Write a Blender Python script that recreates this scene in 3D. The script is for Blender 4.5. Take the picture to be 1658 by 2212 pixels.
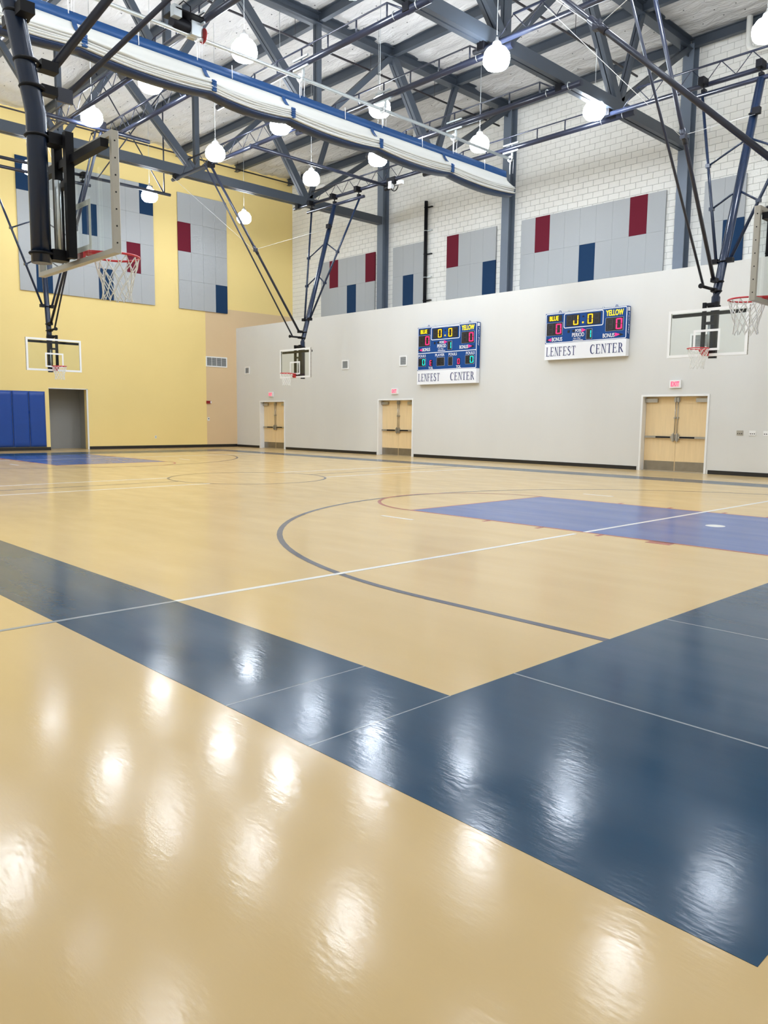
import bpy, bmesh, math, random
from mathutils import Vector, Matrix, noise
random.seed(7)
for o in list(bpy.data.objects): bpy.data.objects.remove(o)
S = bpy.context.scene
COL = S.collection

# ------------------------------------------------------------------ camera
cam_d = bpy.data.cameras.new('camera'); cam = bpy.data.objects.new('camera', cam_d); COL.objects.link(cam)
cam_d.sensor_fit = 'VERTICAL'; cam_d.sensor_height = 36.0; cam_d.lens = 1690.236 / 2212 * 36.0
cam_d.clip_start = 0.05; cam_d.clip_end = 200
RT = Vector((0.69255, 0.721292, 0.010627)); UP = Vector((-0.092477, 0.074162, 0.992949)); FW = Vector((-0.715418, 0.688649, -0.118064))
m4 = Matrix.Identity(4)
for i in range(3):
    m4[i][0] = RT[i]; m4[i][1] = UP[i]; m4[i][2] = -FW[i]
CAM = Vector((32.731, -21.4846, 1.42))
m4.translation = CAM
cam.matrix_world = m4
S.camera = cam

# ------------------------------------------------------------------ world and exposure (closed hall: the pendant lamps light it)
w = bpy.data.worlds.new('world'); S.world = w; w.use_nodes = True
w.node_tree.nodes['Background'].inputs[0].default_value = (0.8, 0.85, 0.9, 1)
w.node_tree.nodes['Background'].inputs[1].default_value = 0.05
S.view_settings.view_transform = 'Standard'; S.view_settings.look = 'None'
S.view_settings.gamma = 1.0; S.view_settings.use_curve_mapping = False
S.view_settings.exposure = 0.0
LAMP_POWER = 73.0
S.cycles.use_light_tree = False        # all lamps are alike, plain sampling is quicker

# ------------------------------------------------------------------ materials
MATS = {}
def mat(name, col, rough=0.5, metal=0.0, var=0.06, vscale=3.0, bump=0.0, bscale=40.0, stretch=(1, 1, 1), spec=0.5, emit=None, estr=0.0, coat=0.0):
    if name in MATS: return MATS[name]
    m = bpy.data.materials.new(name); m.use_nodes = True
    nt = m.node_tree; p = nt.nodes['Principled BSDF']
    p.inputs['Roughness'].default_value = rough; p.inputs['Metallic'].default_value = metal
    p.inputs['Specular IOR Level'].default_value = spec
    p.inputs['Coat Weight'].default_value = coat
    tc = nt.nodes.new('ShaderNodeTexCoord'); mp = nt.nodes.new('ShaderNodeMapping')
    mp.inputs['Scale'].default_value = stretch
    nt.links.new(tc.outputs['Object'], mp.inputs[0])
    nz = nt.nodes.new('ShaderNodeTexNoise'); nz.inputs['Scale'].default_value = vscale; nz.inputs['Detail'].default_value = 5
    nt.links.new(mp.outputs[0], nz.inputs['Vector'])
    mx = nt.nodes.new('ShaderNodeMix'); mx.data_type = 'RGBA'
    mx.inputs[6].default_value = (*[c * (1 - var) for c in col], 1); mx.inputs[7].default_value = (*[min(1, c * (1 + var)) for c in col], 1)
    nt.links.new(nz.outputs['Fac'], mx.inputs[0]); nt.links.new(mx.outputs[2], p.inputs['Base Color'])
    if bump > 0:
        n2 = nt.nodes.new('ShaderNodeTexNoise'); n2.inputs['Scale'].default_value = bscale; n2.inputs['Detail'].default_value = 4
        nt.links.new(mp.outputs[0], n2.inputs['Vector'])
        b = nt.nodes.new('ShaderNodeBump'); b.inputs['Strength'].default_value = bump; b.inputs['Distance'].default_value = 0.02
        nt.links.new(n2.outputs['Fac'], b.inputs['Height']); nt.links.new(b.outputs[0], p.inputs['Normal'])
    if emit:
        p.inputs['Emission Color'].default_value = (*emit, 1); p.inputs['Emission Strength'].default_value = estr
    MATS[name] = m
    return m

def floor_mat(name, col, rough=0.5, var=0.05, spec=0.04, coat=0.75, crough=0.15):
    m = bpy.data.materials.new(name); m.use_nodes = True; nt = m.node_tree; L = nt.links
    p = nt.nodes['Principled BSDF']; p.inputs['Specular IOR Level'].default_value = spec
    tc = nt.nodes.new('ShaderNodeTexCoord')
    def nz(scale, stretch, detail=5, rot=0.0):
        mp = nt.nodes.new('ShaderNodeMapping'); mp.inputs['Scale'].default_value = stretch; mp.inputs['Rotation'].default_value = (0, 0, rot)
        L.new(tc.outputs['Object'], mp.inputs[0])
        n = nt.nodes.new('ShaderNodeTexNoise'); n.inputs['Scale'].default_value = scale; n.inputs['Detail'].default_value = detail
        L.new(mp.outputs[0], n.inputs['Vector']); return n.outputs['Fac']
    big = nz(0.35, (1, 1, 1)); streak = nz(2.2, (0.18, 1, 1), 6, 0.25); fine = nz(70, (0.25, 1, 1), 3, 0.3)
    def mixc(f, a, b):
        x = nt.nodes.new('ShaderNodeMix'); x.data_type = 'RGBA'; L.new(f, x.inputs[0])
        for i, v in ((6, a), (7, b)):
            if isinstance(v, tuple): x.inputs[i].default_value = (*v, 1)
            else: L.new(v, x.inputs[i])
        return x.outputs[2]
    def ramp(f, a, b):
        r = nt.nodes.new('ShaderNodeMapRange'); L.new(f, r.inputs[0])
        r.inputs[1].default_value = 0.3; r.inputs[2].default_value = 0.7; r.inputs[3].default_value = a; r.inputs[4].default_value = b
        return r.outputs[0]
    lo = tuple(c * (1 - var) for c in col); hi = tuple(c * (1 + var) for c in col); sc = tuple(c * (1 - 1.5 * var) for c in col)
    base = mixc(big, lo, hi); base2 = mixc(ramp(streak, 0, 0.5), base, sc)
    L.new(base2, p.inputs['Base Color'])
    # scuffed finish: the gloss varies in streaks along the burnishing direction
    L.new(ramp(streak, rough * 0.85, rough * 1.15), p.inputs['Roughness'])
    p.inputs['Coat Weight'].default_value = coat; p.inputs['Coat IOR'].default_value = 1.48; L.new(ramp(nz(3.0, (0.45, 1, 1), 8, 0.5), crough * 0.78, crough * 1.28), p.inputs['Coat Roughness'])
    ad = nt.nodes.new('ShaderNodeMath'); ad.operation = 'MULTIPLY_ADD'; L.new(fine, ad.inputs[0]); ad.inputs[1].default_value = 0.5
    L.new(nz(22, (0.5, 1, 1), 4, 0.4), ad.inputs[2])
    b = nt.nodes.new('ShaderNodeBump'); b.inputs['Strength'].default_value = 0.028; b.inputs['Distance'].default_value = 0.02
    L.new(ad.outputs[0], b.inputs['Height']); L.new(b.outputs[0], p.inputs['Normal']); L.new(b.outputs[0], p.inputs['Coat Normal'])
    return m

TAN = floor_mat('floor_tan', (0.68, 0.485, 0.225))
NAVY = floor_mat('floor_navy', (0.002, 0.055, 0.125), 0.5, 0.25)
LANE = floor_mat('floor_lane_blue', (0.03, 0.11, 0.38), 0.42, 0.08)
LWHITE = floor_mat('line_white', (0.85, 0.85, 0.83))
LGREY = floor_mat('line_slate', (0.09, 0.10, 0.14))
LRED = floor_mat('line_red', (0.40, 0.10, 0.09))
LSEAM = floor_mat('weld_seam', (0.32, 0.36, 0.40))

GREYW = mat('wall_grey_paint', (0.67, 0.665, 0.635), 0.75, var=0.05, vscale=0.9, bump=0.08, bscale=60, stretch=(1, 1, 0.22))
YELW = mat('wall_yellow_paint', (0.89, 0.69, 0.28), 0.75, var=0.04, vscale=0.35, bump=0.08, bscale=60)
TANW = mat('wall_tan_paint', (0.72, 0.53, 0.31), 0.75, var=0.03, vscale=0.5, bump=0.08, bscale=60)
OFFW = mat('wall_offwhite_paint', (0.72, 0.70, 0.64), 0.8)
BLOCK = mat('concrete_block', (0.84, 0.83, 0.775), 0.9, var=0.06, vscale=2.0, bump=0.35, bscale=45)
MORTAR = mat('mortar', (0.42, 0.41, 0.39), 0.95, bump=0.2)
BASEB = mat('rubber_base', (0.012, 0.011, 0.011), 0.4)
STEEL = mat('steel_paint_slate', (0.046, 0.057, 0.073), 0.42, var=0.08)
STEEL_L = mat('column_paint_slate', (0.135, 0.165, 0.21), 0.42, var=0.06)
PIPE = mat('pipe_dark_navy', (0.016, 0.021, 0.042), 0.28, var=0.2, spec=0.6)
MAST = mat('mast_blue_enamel', (0.010, 0.020, 0.048), 0.25, var=0.1, spec=0.45)
BLACK = mat('black_steel', (0.005, 0.005, 0.007), 0.5, var=0.2, spec=0.2)
SPRINK = mat('sprinkler_pipe_dark', (0.03, 0.025, 0.03), 0.5)
ALU = mat('aluminium_frame', (0.44, 0.42, 0.37), 0.45, metal=0.35, var=0.05)
WHITE = mat('white_paint', (0.82, 0.82, 0.81), 0.45, var=0.03)
GALV = mat('galvanised_steel', (0.62, 0.66, 0.66), 0.38, metal=0.7, var=0.1)
CHROME = mat('brushed_steel', (0.45, 0.43, 0.39), 0.3, metal=0.85, var=0.1)
BRONZE = mat('kick_plate_metal', (0.30, 0.27, 0.22), 0.3, metal=0.8, var=0.2, vscale=6)
RIM = mat('rim_red', (0.60, 0.03, 0.04), 0.35)
NET = mat('net_cord', (0.80, 0.80, 0.76), 0.9)
PANG = mat('panel_grey_fabric', (0.42, 0.435, 0.44), 0.95, var=0.05, vscale=90, bump=0.15, bscale=300)
PANR = mat('panel_burgundy_fabric', (0.135, 0.004, 0.018), 0.95, var=0.1, vscale=60)
PANB = mat('panel_blue_fabric', (0.004, 0.032, 0.092), 0.95, var=0.1, vscale=60)
MATBLUE = mat('wall_pad_blue_vinyl', (0.005, 0.055, 0.30), 0.35, var=0.08, bump=0.1, bscale=5)
SCOREBLUE = mat('scoreboard_blue', (0.003, 0.056, 0.24), 0.6, spec=0.3)
SCOREBLK = mat('scoreboard_black', (0.006, 0.006, 0.010), 0.35)
SIGNW = mat('banner_white', (0.84, 0.85, 0.88), 0.5, var=0.02)
NAVYTXT = mat('banner_navy_ink', (0.012, 0.025, 0.13), 0.5)
SEGOFF = mat('segment_off', (0.022, 0.022, 0.026), 0.5)
AMBER = mat('led_amber', (0.5, 0.25, 0.0), 0.5, emit=(1.0, 0.50, 0.0), estr=1.5)
YLED = mat('led_yellow', (0.5, 0.35, 0.0), 0.5, emit=(1.0, 0.72, 0.0), estr=1.5)
REDL = mat('led_red', (0.5, 0.0, 0.1), 0.5, emit=(1.0, 0.02, 0.13), estr=1.6)
TEAL = mat('led_teal', (0.0, 0.4, 0.35), 0.5, emit=(0.0, 0.85, 0.72), estr=1.2)
EXITR = mat('exit_red', (0.6, 0.0, 0.1), 0.5, emit=(1.0, 0.03, 0.12), estr=1.3)
EXITW = mat('exit_face', (0.75, 0.6, 0.6), 0.5, emit=(1.0, 0.40, 0.45), estr=0.12)
ALCOVE = mat('alcove_grey_paint', (0.42, 0.42, 0.40), 0.8, var=0.06, vscale=0.8)
REDBOX = mat('alarm_red', (0.28, 0.01, 0.01), 0.45)
PVC = mat('pvc_white', (0.80, 0.79, 0.74), 0.4)
HEM = mat('curtain_navy_vinyl', (0.006, 0.02, 0.06), 0.3, var=0.2)
BAND = mat('curtain_blue_vinyl', (0.004, 0.055, 0.185), 0.45, var=0.12, bump=0.2, bscale=6)
GRILLE = mat('grille_grey', (0.36, 0.37, 0.36), 0.5)
DARKV = mat('vent_dark', (0.05, 0.05, 0.05), 0.7)
GLOBE = mat('lamp_refractor', (0.9, 0.9, 0.9), 0.3, emit=(0.90, 0.985, 1.10), estr=LAMP_POWER); GLOBE.cycles.emission_sampling = 'FRONT'

def wood_mat():
    m = mat('door_birch', (0.78, 0.59, 0.33), 0.4, var=0.10, vscale=3.0, stretch=(6, 6, 0.5)); return m
WOOD = wood_mat()

def glass_mat():
    m = bpy.data.materials.new('backboard_glass'); m.use_nodes = True; nt = m.node_tree
    nt.nodes.remove(nt.nodes['Principled BSDF']); out = nt.nodes['Material Output']
    t = nt.nodes.new('ShaderNodeBsdfTransparent'); g = nt.nodes.new('ShaderNodeBsdfGlossy'); g.inputs['Roughness'].default_value = 0.03
    t.inputs[0].default_value = (0.95, 0.97, 0.96, 1)
    lw = nt.nodes.new('ShaderNodeLayerWeight'); pw = nt.nodes.new('ShaderNodeMath'); pw.operation = 'POWER'; nt.links.new(lw.outputs['Facing'], pw.inputs[0]); pw.inputs[1].default_value = 4.0
    f = nt.nodes.new('ShaderNodeMath'); f.operation = 'MULTIPLY_ADD'; nt.links.new(pw.outputs[0], f.inputs[0]); f.inputs[1].default_value = 0.5; f.inputs[2].default_value = 0.03
    mx = nt.nodes.new('ShaderNodeMixShader'); nt.links.new(f.outputs[0], mx.inputs[0]); nt.links.new(t.outputs[0], mx.inputs[1]); nt.links.new(g.outputs[0], mx.inputs[2])
    nt.links.new(mx.outputs[0], out.inputs[0]); return m
GLASS = glass_mat()

def sheet_mat():
    m = mat('curtain_white_vinyl', (0.80, 0.79, 0.74), 0.5, var=0.03, vscale=2, bump=0.12, bscale=8)
    nt = m.node_tree; out = nt.nodes['Material Output']; p = nt.nodes['Principled BSDF']
    tr = nt.nodes.new('ShaderNodeBsdfTranslucent'); tr.inputs[0].default_value = (0.85, 0.85, 0.82, 1)
    mx = nt.nodes.new('ShaderNodeMixShader'); mx.inputs[0].default_value = 0.3
    nt.links.new(p.outputs[0], mx.inputs[1]); nt.links.new(tr.outputs[0], mx.inputs[2]); nt.links.new(mx.outputs[0], out.inputs[0]); return m
SHEET = sheet_mat()

def insul_mat():
    m = mat('insulation_white_facing', (0.56, 0.55, 0.535), 0.38, var=0.04, vscale=1.5)
    nt = m.node_tree; p = nt.nodes['Principled BSDF']; L = nt.links
    tc = nt.nodes.new('ShaderNodeTexCoord'); mp = nt.nodes.new('ShaderNodeMapping'); mp.inputs['Scale'].default_value = (1.6, 5.0, 1)
    L.new(tc.outputs['Object'], mp.inputs[0])
    n = nt.nodes.new('ShaderNodeTexNoise'); n.inputs['Scale'].default_value = 1.6; n.inputs['Detail'].default_value = 6; n.inputs['Distortion'].default_value = 0.6
    L.new(mp.outputs[0], n.inputs['Vector'])
    b = nt.nodes.new('ShaderNodeBump'); b.inputs['Strength'].default_value = 0.6; b.inputs['Distance'].default_value = 0.12
    L.new(n.outputs['Fac'], b.inputs['Height']); L.new(b.outputs[0], p.inputs['Normal'])
    return m
INSUL = insul_mat()

# ------------------------------------------------------------------ mesh helpers
def V(*a): return Vector(a)
def box(bm, lo, hi, rot=None, at=None):
    vs = []
    for z in (lo[2], hi[2]):
        for y in (lo[1], hi[1]):
            for x in (lo[0], hi[0]):
                p = Vector((x, y, z))
                if rot is not None: p = rot @ p
                if at is not None: p = p + Vector(at)
                vs.append(bm.verts.new(p))
    for f in ((0, 2, 3, 1), (4, 5, 7, 6), (0, 1, 5, 4), (2, 6, 7, 3), (0, 4, 6, 2), (1, 3, 7, 5)):
        bm.faces.new([vs[i] for i in f])
def frame_of(d, up=Vector((0, 0, 1))):
    d = d.normalized()
    if abs(d.dot(up)) > 0.98: up = Vector((1, 0, 0))
    s = d.cross(up).normalized(); u = s.cross(d).normalized()
    return s, u, d
def bar(bm, p0, p1, w, h, up=Vector((0, 0, 1)), off=0.0):
    p0 = Vector(p0); p1 = Vector(p1); s, u, d = frame_of(p1 - p0, up)
    vs = []
    for p in (p0, p1):
        for a, b in ((-1, -1), (1, -1), (1, 1), (-1, 1)):
            vs.append(bm.verts.new(p + s * (a * w / 2 + off) + u * (b * h / 2)))
    for f in ((3, 2, 1, 0), (4, 5, 6, 7), (0, 1, 5, 4), (1, 2, 6, 5), (2, 3, 7, 6), (3, 0, 4, 7)):
        bm.faces.new([vs[i] for i in f])
def tube(bm, pts, r, n=10, cap=True, closed=False):
    pts = [Vector(p) for p in pts]; rings = []
    N = len(pts); pu = Vector((0, 0, 1))
    for i, p in enumerate(pts):
        if closed: d = pts[(i + 1) % N] - pts[i - 1]
        elif i == 0: d = pts[1] - pts[0]
        elif i == N - 1: d = pts[-1] - pts[-2]
        else: d = (pts[i + 1] - p).normalized() + (p - pts[i - 1]).normalized()
        s, u, d = frame_of(d, pu)
        rr = r[i] if isinstance(r, (list, tuple)) else r
        rings.append([bm.verts.new(p + (s * math.cos(2 * math.pi * k / n) + u * math.sin(2 * math.pi * k / n)) * rr) for k in range(n)])
    M_ = N if closed else N - 1
    for i in range(M_):
        a, b = rings[i], rings[(i + 1) % N]
        for k in range(n):
            f = bm.faces.new((a[k], a[(k + 1) % n], b[(k + 1) % n], b[k])); f.smooth = True
    if cap and not closed:
        bm.faces.new(list(reversed(rings[0]))); bm.faces.new(rings[-1])
def lathe(bm, prof, at=(0, 0, 0), n=20):
    at = Vector(at); rings = []
    for r, z in prof:
        rings.append([bm.verts.new(at + Vector((r * math.cos(2 * math.pi * k / n), r * math.sin(2 * math.pi * k / n), z))) for k in range(n)])
    for a, b in zip(rings, rings[1:]):
        for k in range(n):
            f = bm.faces.new((a[k], a[(k + 1) % n], b[(k + 1) % n], b[k])); f.smooth = True
    bm.faces.new(list(reversed(rings[0]))); bm.faces.new(rings[-1])
def ring_band(bm, c, axis, r, rad=0.03, n=16):
    c = Vector(c); s, u, d = frame_of(Vector(axis))
    tube(bm, [c + (s * math.cos(2 * math.pi * k / n) + u * math.sin(2 * math.pi * k / n)) * r for k in range(n)], rad, 6, closed=True)
def B(): return bmesh.new()
def obj(name, bm, m, parent=None, loc=None):
    bmesh.ops.recalc_face_normals(bm, faces=bm.faces)
    me = bpy.data.meshes.new(name); bm.to_mesh(me); bm.free()
    me.materials.append(m)
    o = bpy.data.objects.new(name, me); COL.objects.link(o)
    if parent is not None: o.parent = parent
    if loc is not None: o.location = loc
    return o
def link(name, me, parent=None, loc=(0, 0, 0)):
    o = bpy.data.objects.new(name, me); COL.objects.link(o); o.location = loc
    if parent is not None: o.parent = parent
    return o
def empty(name, loc=(0, 0, 0), rz=0.0):
    o = bpy.data.objects.new(name, None); COL.objects.link(o); o.location = loc; o.rotation_euler = (0, 0, rz); o.empty_display_size = 0.2
    return o
def tag(o, label=None, cat=None, group=None, kind=None):
    if label: o['label'] = label
    if cat: o['category'] = cat
    if group: o['group'] = group
    if kind: o['kind'] = kind
    return o
def struct(name, bm, m, label=None):
    o = obj(name, bm, m); o['kind'] = 'structure'
    if label: o['label'] = label
    return o
def b1(lo, hi):
    bm = B(); box(bm, lo, hi); return bm
def t1(pts, r, n=10, **k):
    bm = B(); tube(bm, pts, r, n, **k); return bm
def dupe(root, loc):
    r = root.copy(); COL.objects.link(r); r.location = loc
    for ch in root.children:
        c = ch.copy(); COL.objects.link(c); c.parent = r
        for g in ch.children:
            d = g.copy(); COL.objects.link(d); d.parent = c
    return r

# ------------------------------------------------------------------ room dimensions
RX, NY, ZC = 34.25, -21.95, 13.25      # far right wall, near wall, roof lining
BRY = 3.40                              # face of the block wall, set back over the side roof
LEDGE = 5.68
X1, X2, X3, X0 = 20.63, 13.70, 6.83, 27.55
CY = -10.95; CX = 17.12
BASEX, SIDE = 13.04, 7.57               # half court sizes

# ------------------------------------------------------------------ floor
fl = struct('floor', b1((-2.0, NY - 0.3, -0.2), (RX, 0.3, 0)), TAN, 'glossy tan sports hall floor with blue borders and court lines')
def quad(name, pts, m, z, parent=fl):
    """a painted patch a hair above the floor"""
    bm = B(); t = [bm.verts.new((p[0], p[1], z)) for p in pts]; d = [bm.verts.new((p[0], p[1], 0.0)) for p in pts]
    bm.faces.new(t); n = len(pts)
    for i in range(n): bm.faces.new((t[i], d[i], d[(i + 1) % n], t[(i + 1) % n]))
    return obj(name, bm, m, parent)
def rect(name, x0, x1, y0, y1, m, z): return quad(name, [(x0, y0), (x1, y0), (x1, y1), (x0, y1)], m, z)
def arc_line(name, cx, cy, r, a0, a1, wd, m, z):
    n = max(12, int(abs(a1 - a0) / 3)); bm = B(); pr = None
    for i in range(n + 1):
        a = math.radians(a0 + (a1 - a0) * i / n)
        q = [bm.verts.new((cx + (r + s * wd / 2) * math.cos(a), cy + (r + s * wd / 2) * math.sin(a), z)) for s in (-1, 1)]
        if pr: bm.faces.new((pr[0], pr[1], q[1], q[0]))
        pr = q
    return obj(name, bm, m, fl)
XR, XL = CX + BASEX, CX - BASEX
YN, YF = CY - SIDE, CY + SIDE
BW = 0.93
rect('border_band', XL - BW * 2, XR + 1.89, YN - BW, YN, NAVY, 0.0012)
rect('border_band', XL - BW * 2, XR + 1.89, YF, YF + BW, NAVY, 0.0012)
rect('border_band', XR, XR + 1.89, YN, YF, NAVY, 0.0012)
rect('border_band', XL - 1.87, XL, YN, YF, NAVY, 0.0012)
for s in (1, -1):
    bx = CX + s * BASEX; fx = CX + s * 7.10
    rect('key_lane', min(bx, fx), max(bx, fx), CY - 1.76, CY + 1.76, LANE, 0.0015)
    for q in (-1, 1):
        y = CY + q * 1.76
        rect('lane_line', min(bx, fx), max(bx, fx), y - 0.025, y + 0.025, LRED, 0.0019)
        for k, d in enumerate((1.75, 2.55, 3.45, 4.35)):
            L_ = 0.30 if k == 0 else 0.055
            xx = bx - s * d
            rect('lane_mark', xx - L_ / 2, xx + L_ / 2, y + (0 if q > 0 else -0.17), y + (0.17 if q > 0 else 0), LRED, 0.0019)
    rect('free_throw_line', fx - 0.025, fx + 0.025, CY - 1.76, CY + 1.76, LRED, 0.0021)
    a = 0 if s < 0 else 180
    arc_line('free_throw_arc', fx, CY, 1.77, a - 90, a + 90, 0.06, LRED, 0.0021)
    hx = bx - s * 1.6
    arc_line('three_point_arc', hx, CY, 6.03, a - 90, a + 90, 0.07, LGREY, 0.0017)
    for q in (-1, 1):
        rect('three_point_line', min(hx, bx), max(hx, bx), CY + q * 6.03 - 0.035, CY + q * 6.03 + 0.035, LGREY, 0.0017)
    # short white hash marks beside the free-throw arc
    for y in (-13.54, -8.07):
        xx = 24.75 if s > 0 else 9.1
        rect('hash_mark', xx - 0.32, xx + 0.32, y - 0.03, y + 0.03, LWHITE, 0.0021)
arc_line('centre_circle', CX, CY, 1.83, 0, 360, 0.055, LGREY, 0.0017)
rect('centre_line', CX - 0.025, CX + 0.025, YN, CY - 1.83, LGREY, 0.0017)
rect('centre_line', CX - 0.025, CX + 0.025, CY + 1.83, YF, LGREY, 0.0017)
for x, d in ((16.1, 1.55), (18.03, 1.60)):
    rect('volleyball_line', x - 0.035, x + 0.035, YN, CY - d, LWHITE, 0.0019)
    rect('volleyball_line', x - 0.035, x + 0.035, CY + d, YF, LWHITE, 0.0019)
for x in (27.34, 6.9):
    rect('end_line', x - 0.03, x + 0.03, YN, CY - 1.98, LWHITE, 0.0023)
    rect('end_line', x - 0.03, x + 0.03, CY - 1.76, YF, LWHITE, 0.0023)
rect('end_line', 27.32, 27.36, NY, YN, LSEAM, 0.0023)
# welded seams in the sheet flooring
rect('weld_seam', XR, RX - 0.1, -17.985, -17.971, LSEAM, 0.0016)
rect('weld_seam', XR, RX - 0.1, -16.172, -16.160, LSEAM, 0.0016)
rect('weld_seam', XR - 0.004, XR + 0.004, YN - BW, YN, LSEAM, 0.0016)
rect('weld_seam', XR - 0.66, XR - 0.652, YN - BW, YN, LSEAM, 0.0016)
quad('lane_spot', [(28.18 + 0.13 * math.cos(k * math.pi / 10), -10.75 + 0.13 * math.sin(k * math.pi / 10)) for k in range(20)], LWHITE, 0.0021)

# ------------------------------------------------------------------ walls
DOORS = [(1.93, 3.88), (10.0, 11.95), (21.24, 23.26)]
DH = 2.20
bm = B(); x = 0.0
for a, b in DOORS:
    box(bm, (x, 0, 0), (a, 0.30, LEDGE)); box(bm, (a, 0, DH), (b, 0.30, LEDGE)); x = b
box(bm, (x, 0, 0), (RX, 0.30, LEDGE))
box(bm, (0, 0.30, LEDGE - 0.25), (RX, BRY + 0.05, LEDGE))
wall_r = struct('wall_right', bm, GREYW, 'light grey painted lower wall with double doors and scoreboards')
bm = B(); x = 0.02
for a, b in DOORS + [(RX, RX)]:
    box(bm, (x, -0.012, 0), (a - 0.06, 0, 0.11)); x = b + 0.06
struct('baseboard_right', bm, BASEB, 'black rubber base along the light grey wall')

# yellow wall with an open doorway
DY0, DY1, DZ = -9.01, -7.42, 2.51
bm = B()
box(bm, (-0.3, NY, 0), (0, DY0, ZC)); box(bm, (-0.3, DY0, DZ), (0, DY1, ZC)); box(bm, (-0.3, DY1, 0), (0, -1.68, ZC))
box(bm, (-0.3, -1.68, 6.52), (0, BRY, ZC))
wall_b = struct('wall_back', bm, YELW, 'tall yellow painted end wall with an open doorway')
obj('tan_paint_area', b1((-0.3, -1.68, 0), (0, BRY, 6.52)), TANW, wall_b)
bm = B(); box(bm, (0, NY, 0), (0.015, DY0, 0.13)); box(bm, (0, DY1 + 0.03, 0), (0.015, -0.012, 0.13))
struct('baseboard_back', bm, BASEB, 'black rubber base along the yellow wall')
bm = B()
box(bm, (-1.75, DY0 - 0.4, 0), (-1.65, DY1 + 0.4, 2.7)); box(bm, (-1.65, DY0 - 0.45, 0), (-0.3, DY0 - 0.35, 2.7))
box(bm, (-1.65, DY1 + 0.35, 0), (-0.3, DY1 + 0.45, 2.7)); box(bm, (-1.75, DY0 - 0.45, 2.65), (-0.3, DY1 + 0.45, 2.75))
struct('wall_alcove', bm, ALCOVE, 'plain grey wall seen through the open doorway in the yellow wall')
bm = B(); box(bm, (-0.02, DY1 - 0.03, 0), (0.012, DY1 + 0.03, DZ + 0.03)); box(bm, (-0.02, DY0 - 0.01, DZ), (0.012, DY1 + 0.03, DZ + 0.03))
struct('trim_1', bm, WHITE, 'white metal trim around the open doorway')
struct('wall_front', b1((-0.3, NY - 0.3, 0), (RX + 0.3, NY, ZC)), OFFW)
struct('wall_left', b1((RX, NY, 0), (RX + 0.3, BRY, ZC)), OFFW)

# block wall above the ledge
wall_u = struct('wall_right_upper', b1((-0.3, BRY + 0.012, LEDGE - 0.2), (RX, BRY + 0.3, ZC)), MORTAR, 'cream concrete block wall set back above the grey wall')
BWD, BHT, JT = 0.405, 0.203, 0.012
def blk(x0, x1, z):
    return (x0 + JT / 2, BRY, z + JT / 2), (x1 - JT / 2, BRY + 0.02, z + BHT - JT / 2)
PANELS = [(2.37, 6), (7.34, 3), (10.50, 4), (14.24, 9), (21.24, 2)]
TW, TH = 0.637, 1.27
PZ0 = 6.345
def in_panel(x0, x1, z):
    for px, n in PANELS:
        if x0 > px - 0.02 and x1 < px + n * TW + 0.02 and z > PZ0 - 0.02 and z + BHT < PZ0 + 2 * TH + 0.02: return True
    return False
def seen(x, z):
    v = Vector((x, BRY, z)) - CAM; d = v.dot(FW)
    px = 829 + 1690.2 * v.dot(RT) / d; py = 1106 - 1690.2 * v.dot(UP) / d
    return 0 < px < 1658 and 0 < py < 700 and z > 6.36
blocks = []
r = 0; z = 5.50
while z < ZC - 0.05:
    x = -0.2 + (BWD / 2 if r % 2 else 0)
    if r % 2: blocks.append((-0.2, x, z))
    while x < RX - 0.1:
        blocks.append((x, min(x + BWD, RX), z)); x += BWD
    z += BHT; r += 1
cand = [b for b in blocks if seen((b[0] + b[1]) / 2, b[2]) and abs(b[1] - b[0] - BWD) < 1e-4 and not in_panel(*b)]
cand.sort(key=lambda b: (Vector((b[0], BRY, b[2])) - CAM).length)
near = set(cand[:300])
lo, hi = blk(0, BWD, 0)
bm = B(); box(bm, (-BWD / 2 + JT / 2, 0, JT / 2), (BWD / 2 - JT / 2, 0.02, BHT - JT / 2)); bmesh.ops.recalc_face_normals(bm, faces=bm.faces)
BMESH = bpy.data.meshes.new('concrete_block'); bm.to_mesh(BMESH); bm.free(); BMESH.materials.append(BLOCK)
rest = B()
for b in blocks:
    d = random.uniform(-0.002, 0.002)
    if b in near: link('concrete_block', BMESH, wall_u, ((b[0] + b[1]) / 2, BRY + d, b[2]))
    else:
        lo, hi = blk(*b); box(rest, (lo[0], lo[1] + d, lo[2]), hi)
tag(obj('concrete_block_courses', rest, BLOCK, wall_u), kind='stuff')

# ------------------------------------------------------------------ roof lining, purlins
nx, ny = 300, 250
x0, x1, y0, y1 = -0.3, RX, NY - 0.3, BRY + 0.3
PURL = [3.10, 0.05, -3.02, -6.05, -9.0, -12.0, -15.0, -18.0, -21.0]
vs = []; fs = []
for j in range(ny + 1):
    y = y0 + (y1 - y0) * j / ny
    dp = min(abs(y - p) for p in PURL)
    for i in range(nx + 1):
        x = x0 + (x1 - x0) * i / nx
        n1 = noise.fractal(Vector((x * 0.55, y * 2.4, 1.7)), 1.0, 2.0, 4)
        strip = abs(math.sin((x + 0.15 * math.sin(y * 1.3)) * math.pi / 1.22))
        h = ZC - 0.02 - 0.07 * strip ** 0.5 * min(1, dp / 0.5) - 0.08 * n1 - 0.05 * min(1, dp / 1.0)
        vs.append((x, y, h))
for j in range(ny):
    for i in range(nx):
        a = j * (nx + 1) + i; fs.append((a, a + nx + 1, a + nx + 2, a + 1))
me = bpy.data.meshes.new('ceiling'); me.from_pydata(vs, [], fs); me.materials.append(INSUL)
for p in me.polygons: p.use_smooth = True
ceil = bpy.data.objects.new('ceiling', me); COL.objects.link(ceil); tag(ceil, 'white quilted insulation roof lining between dark steel purlins', kind='structure')
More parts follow.
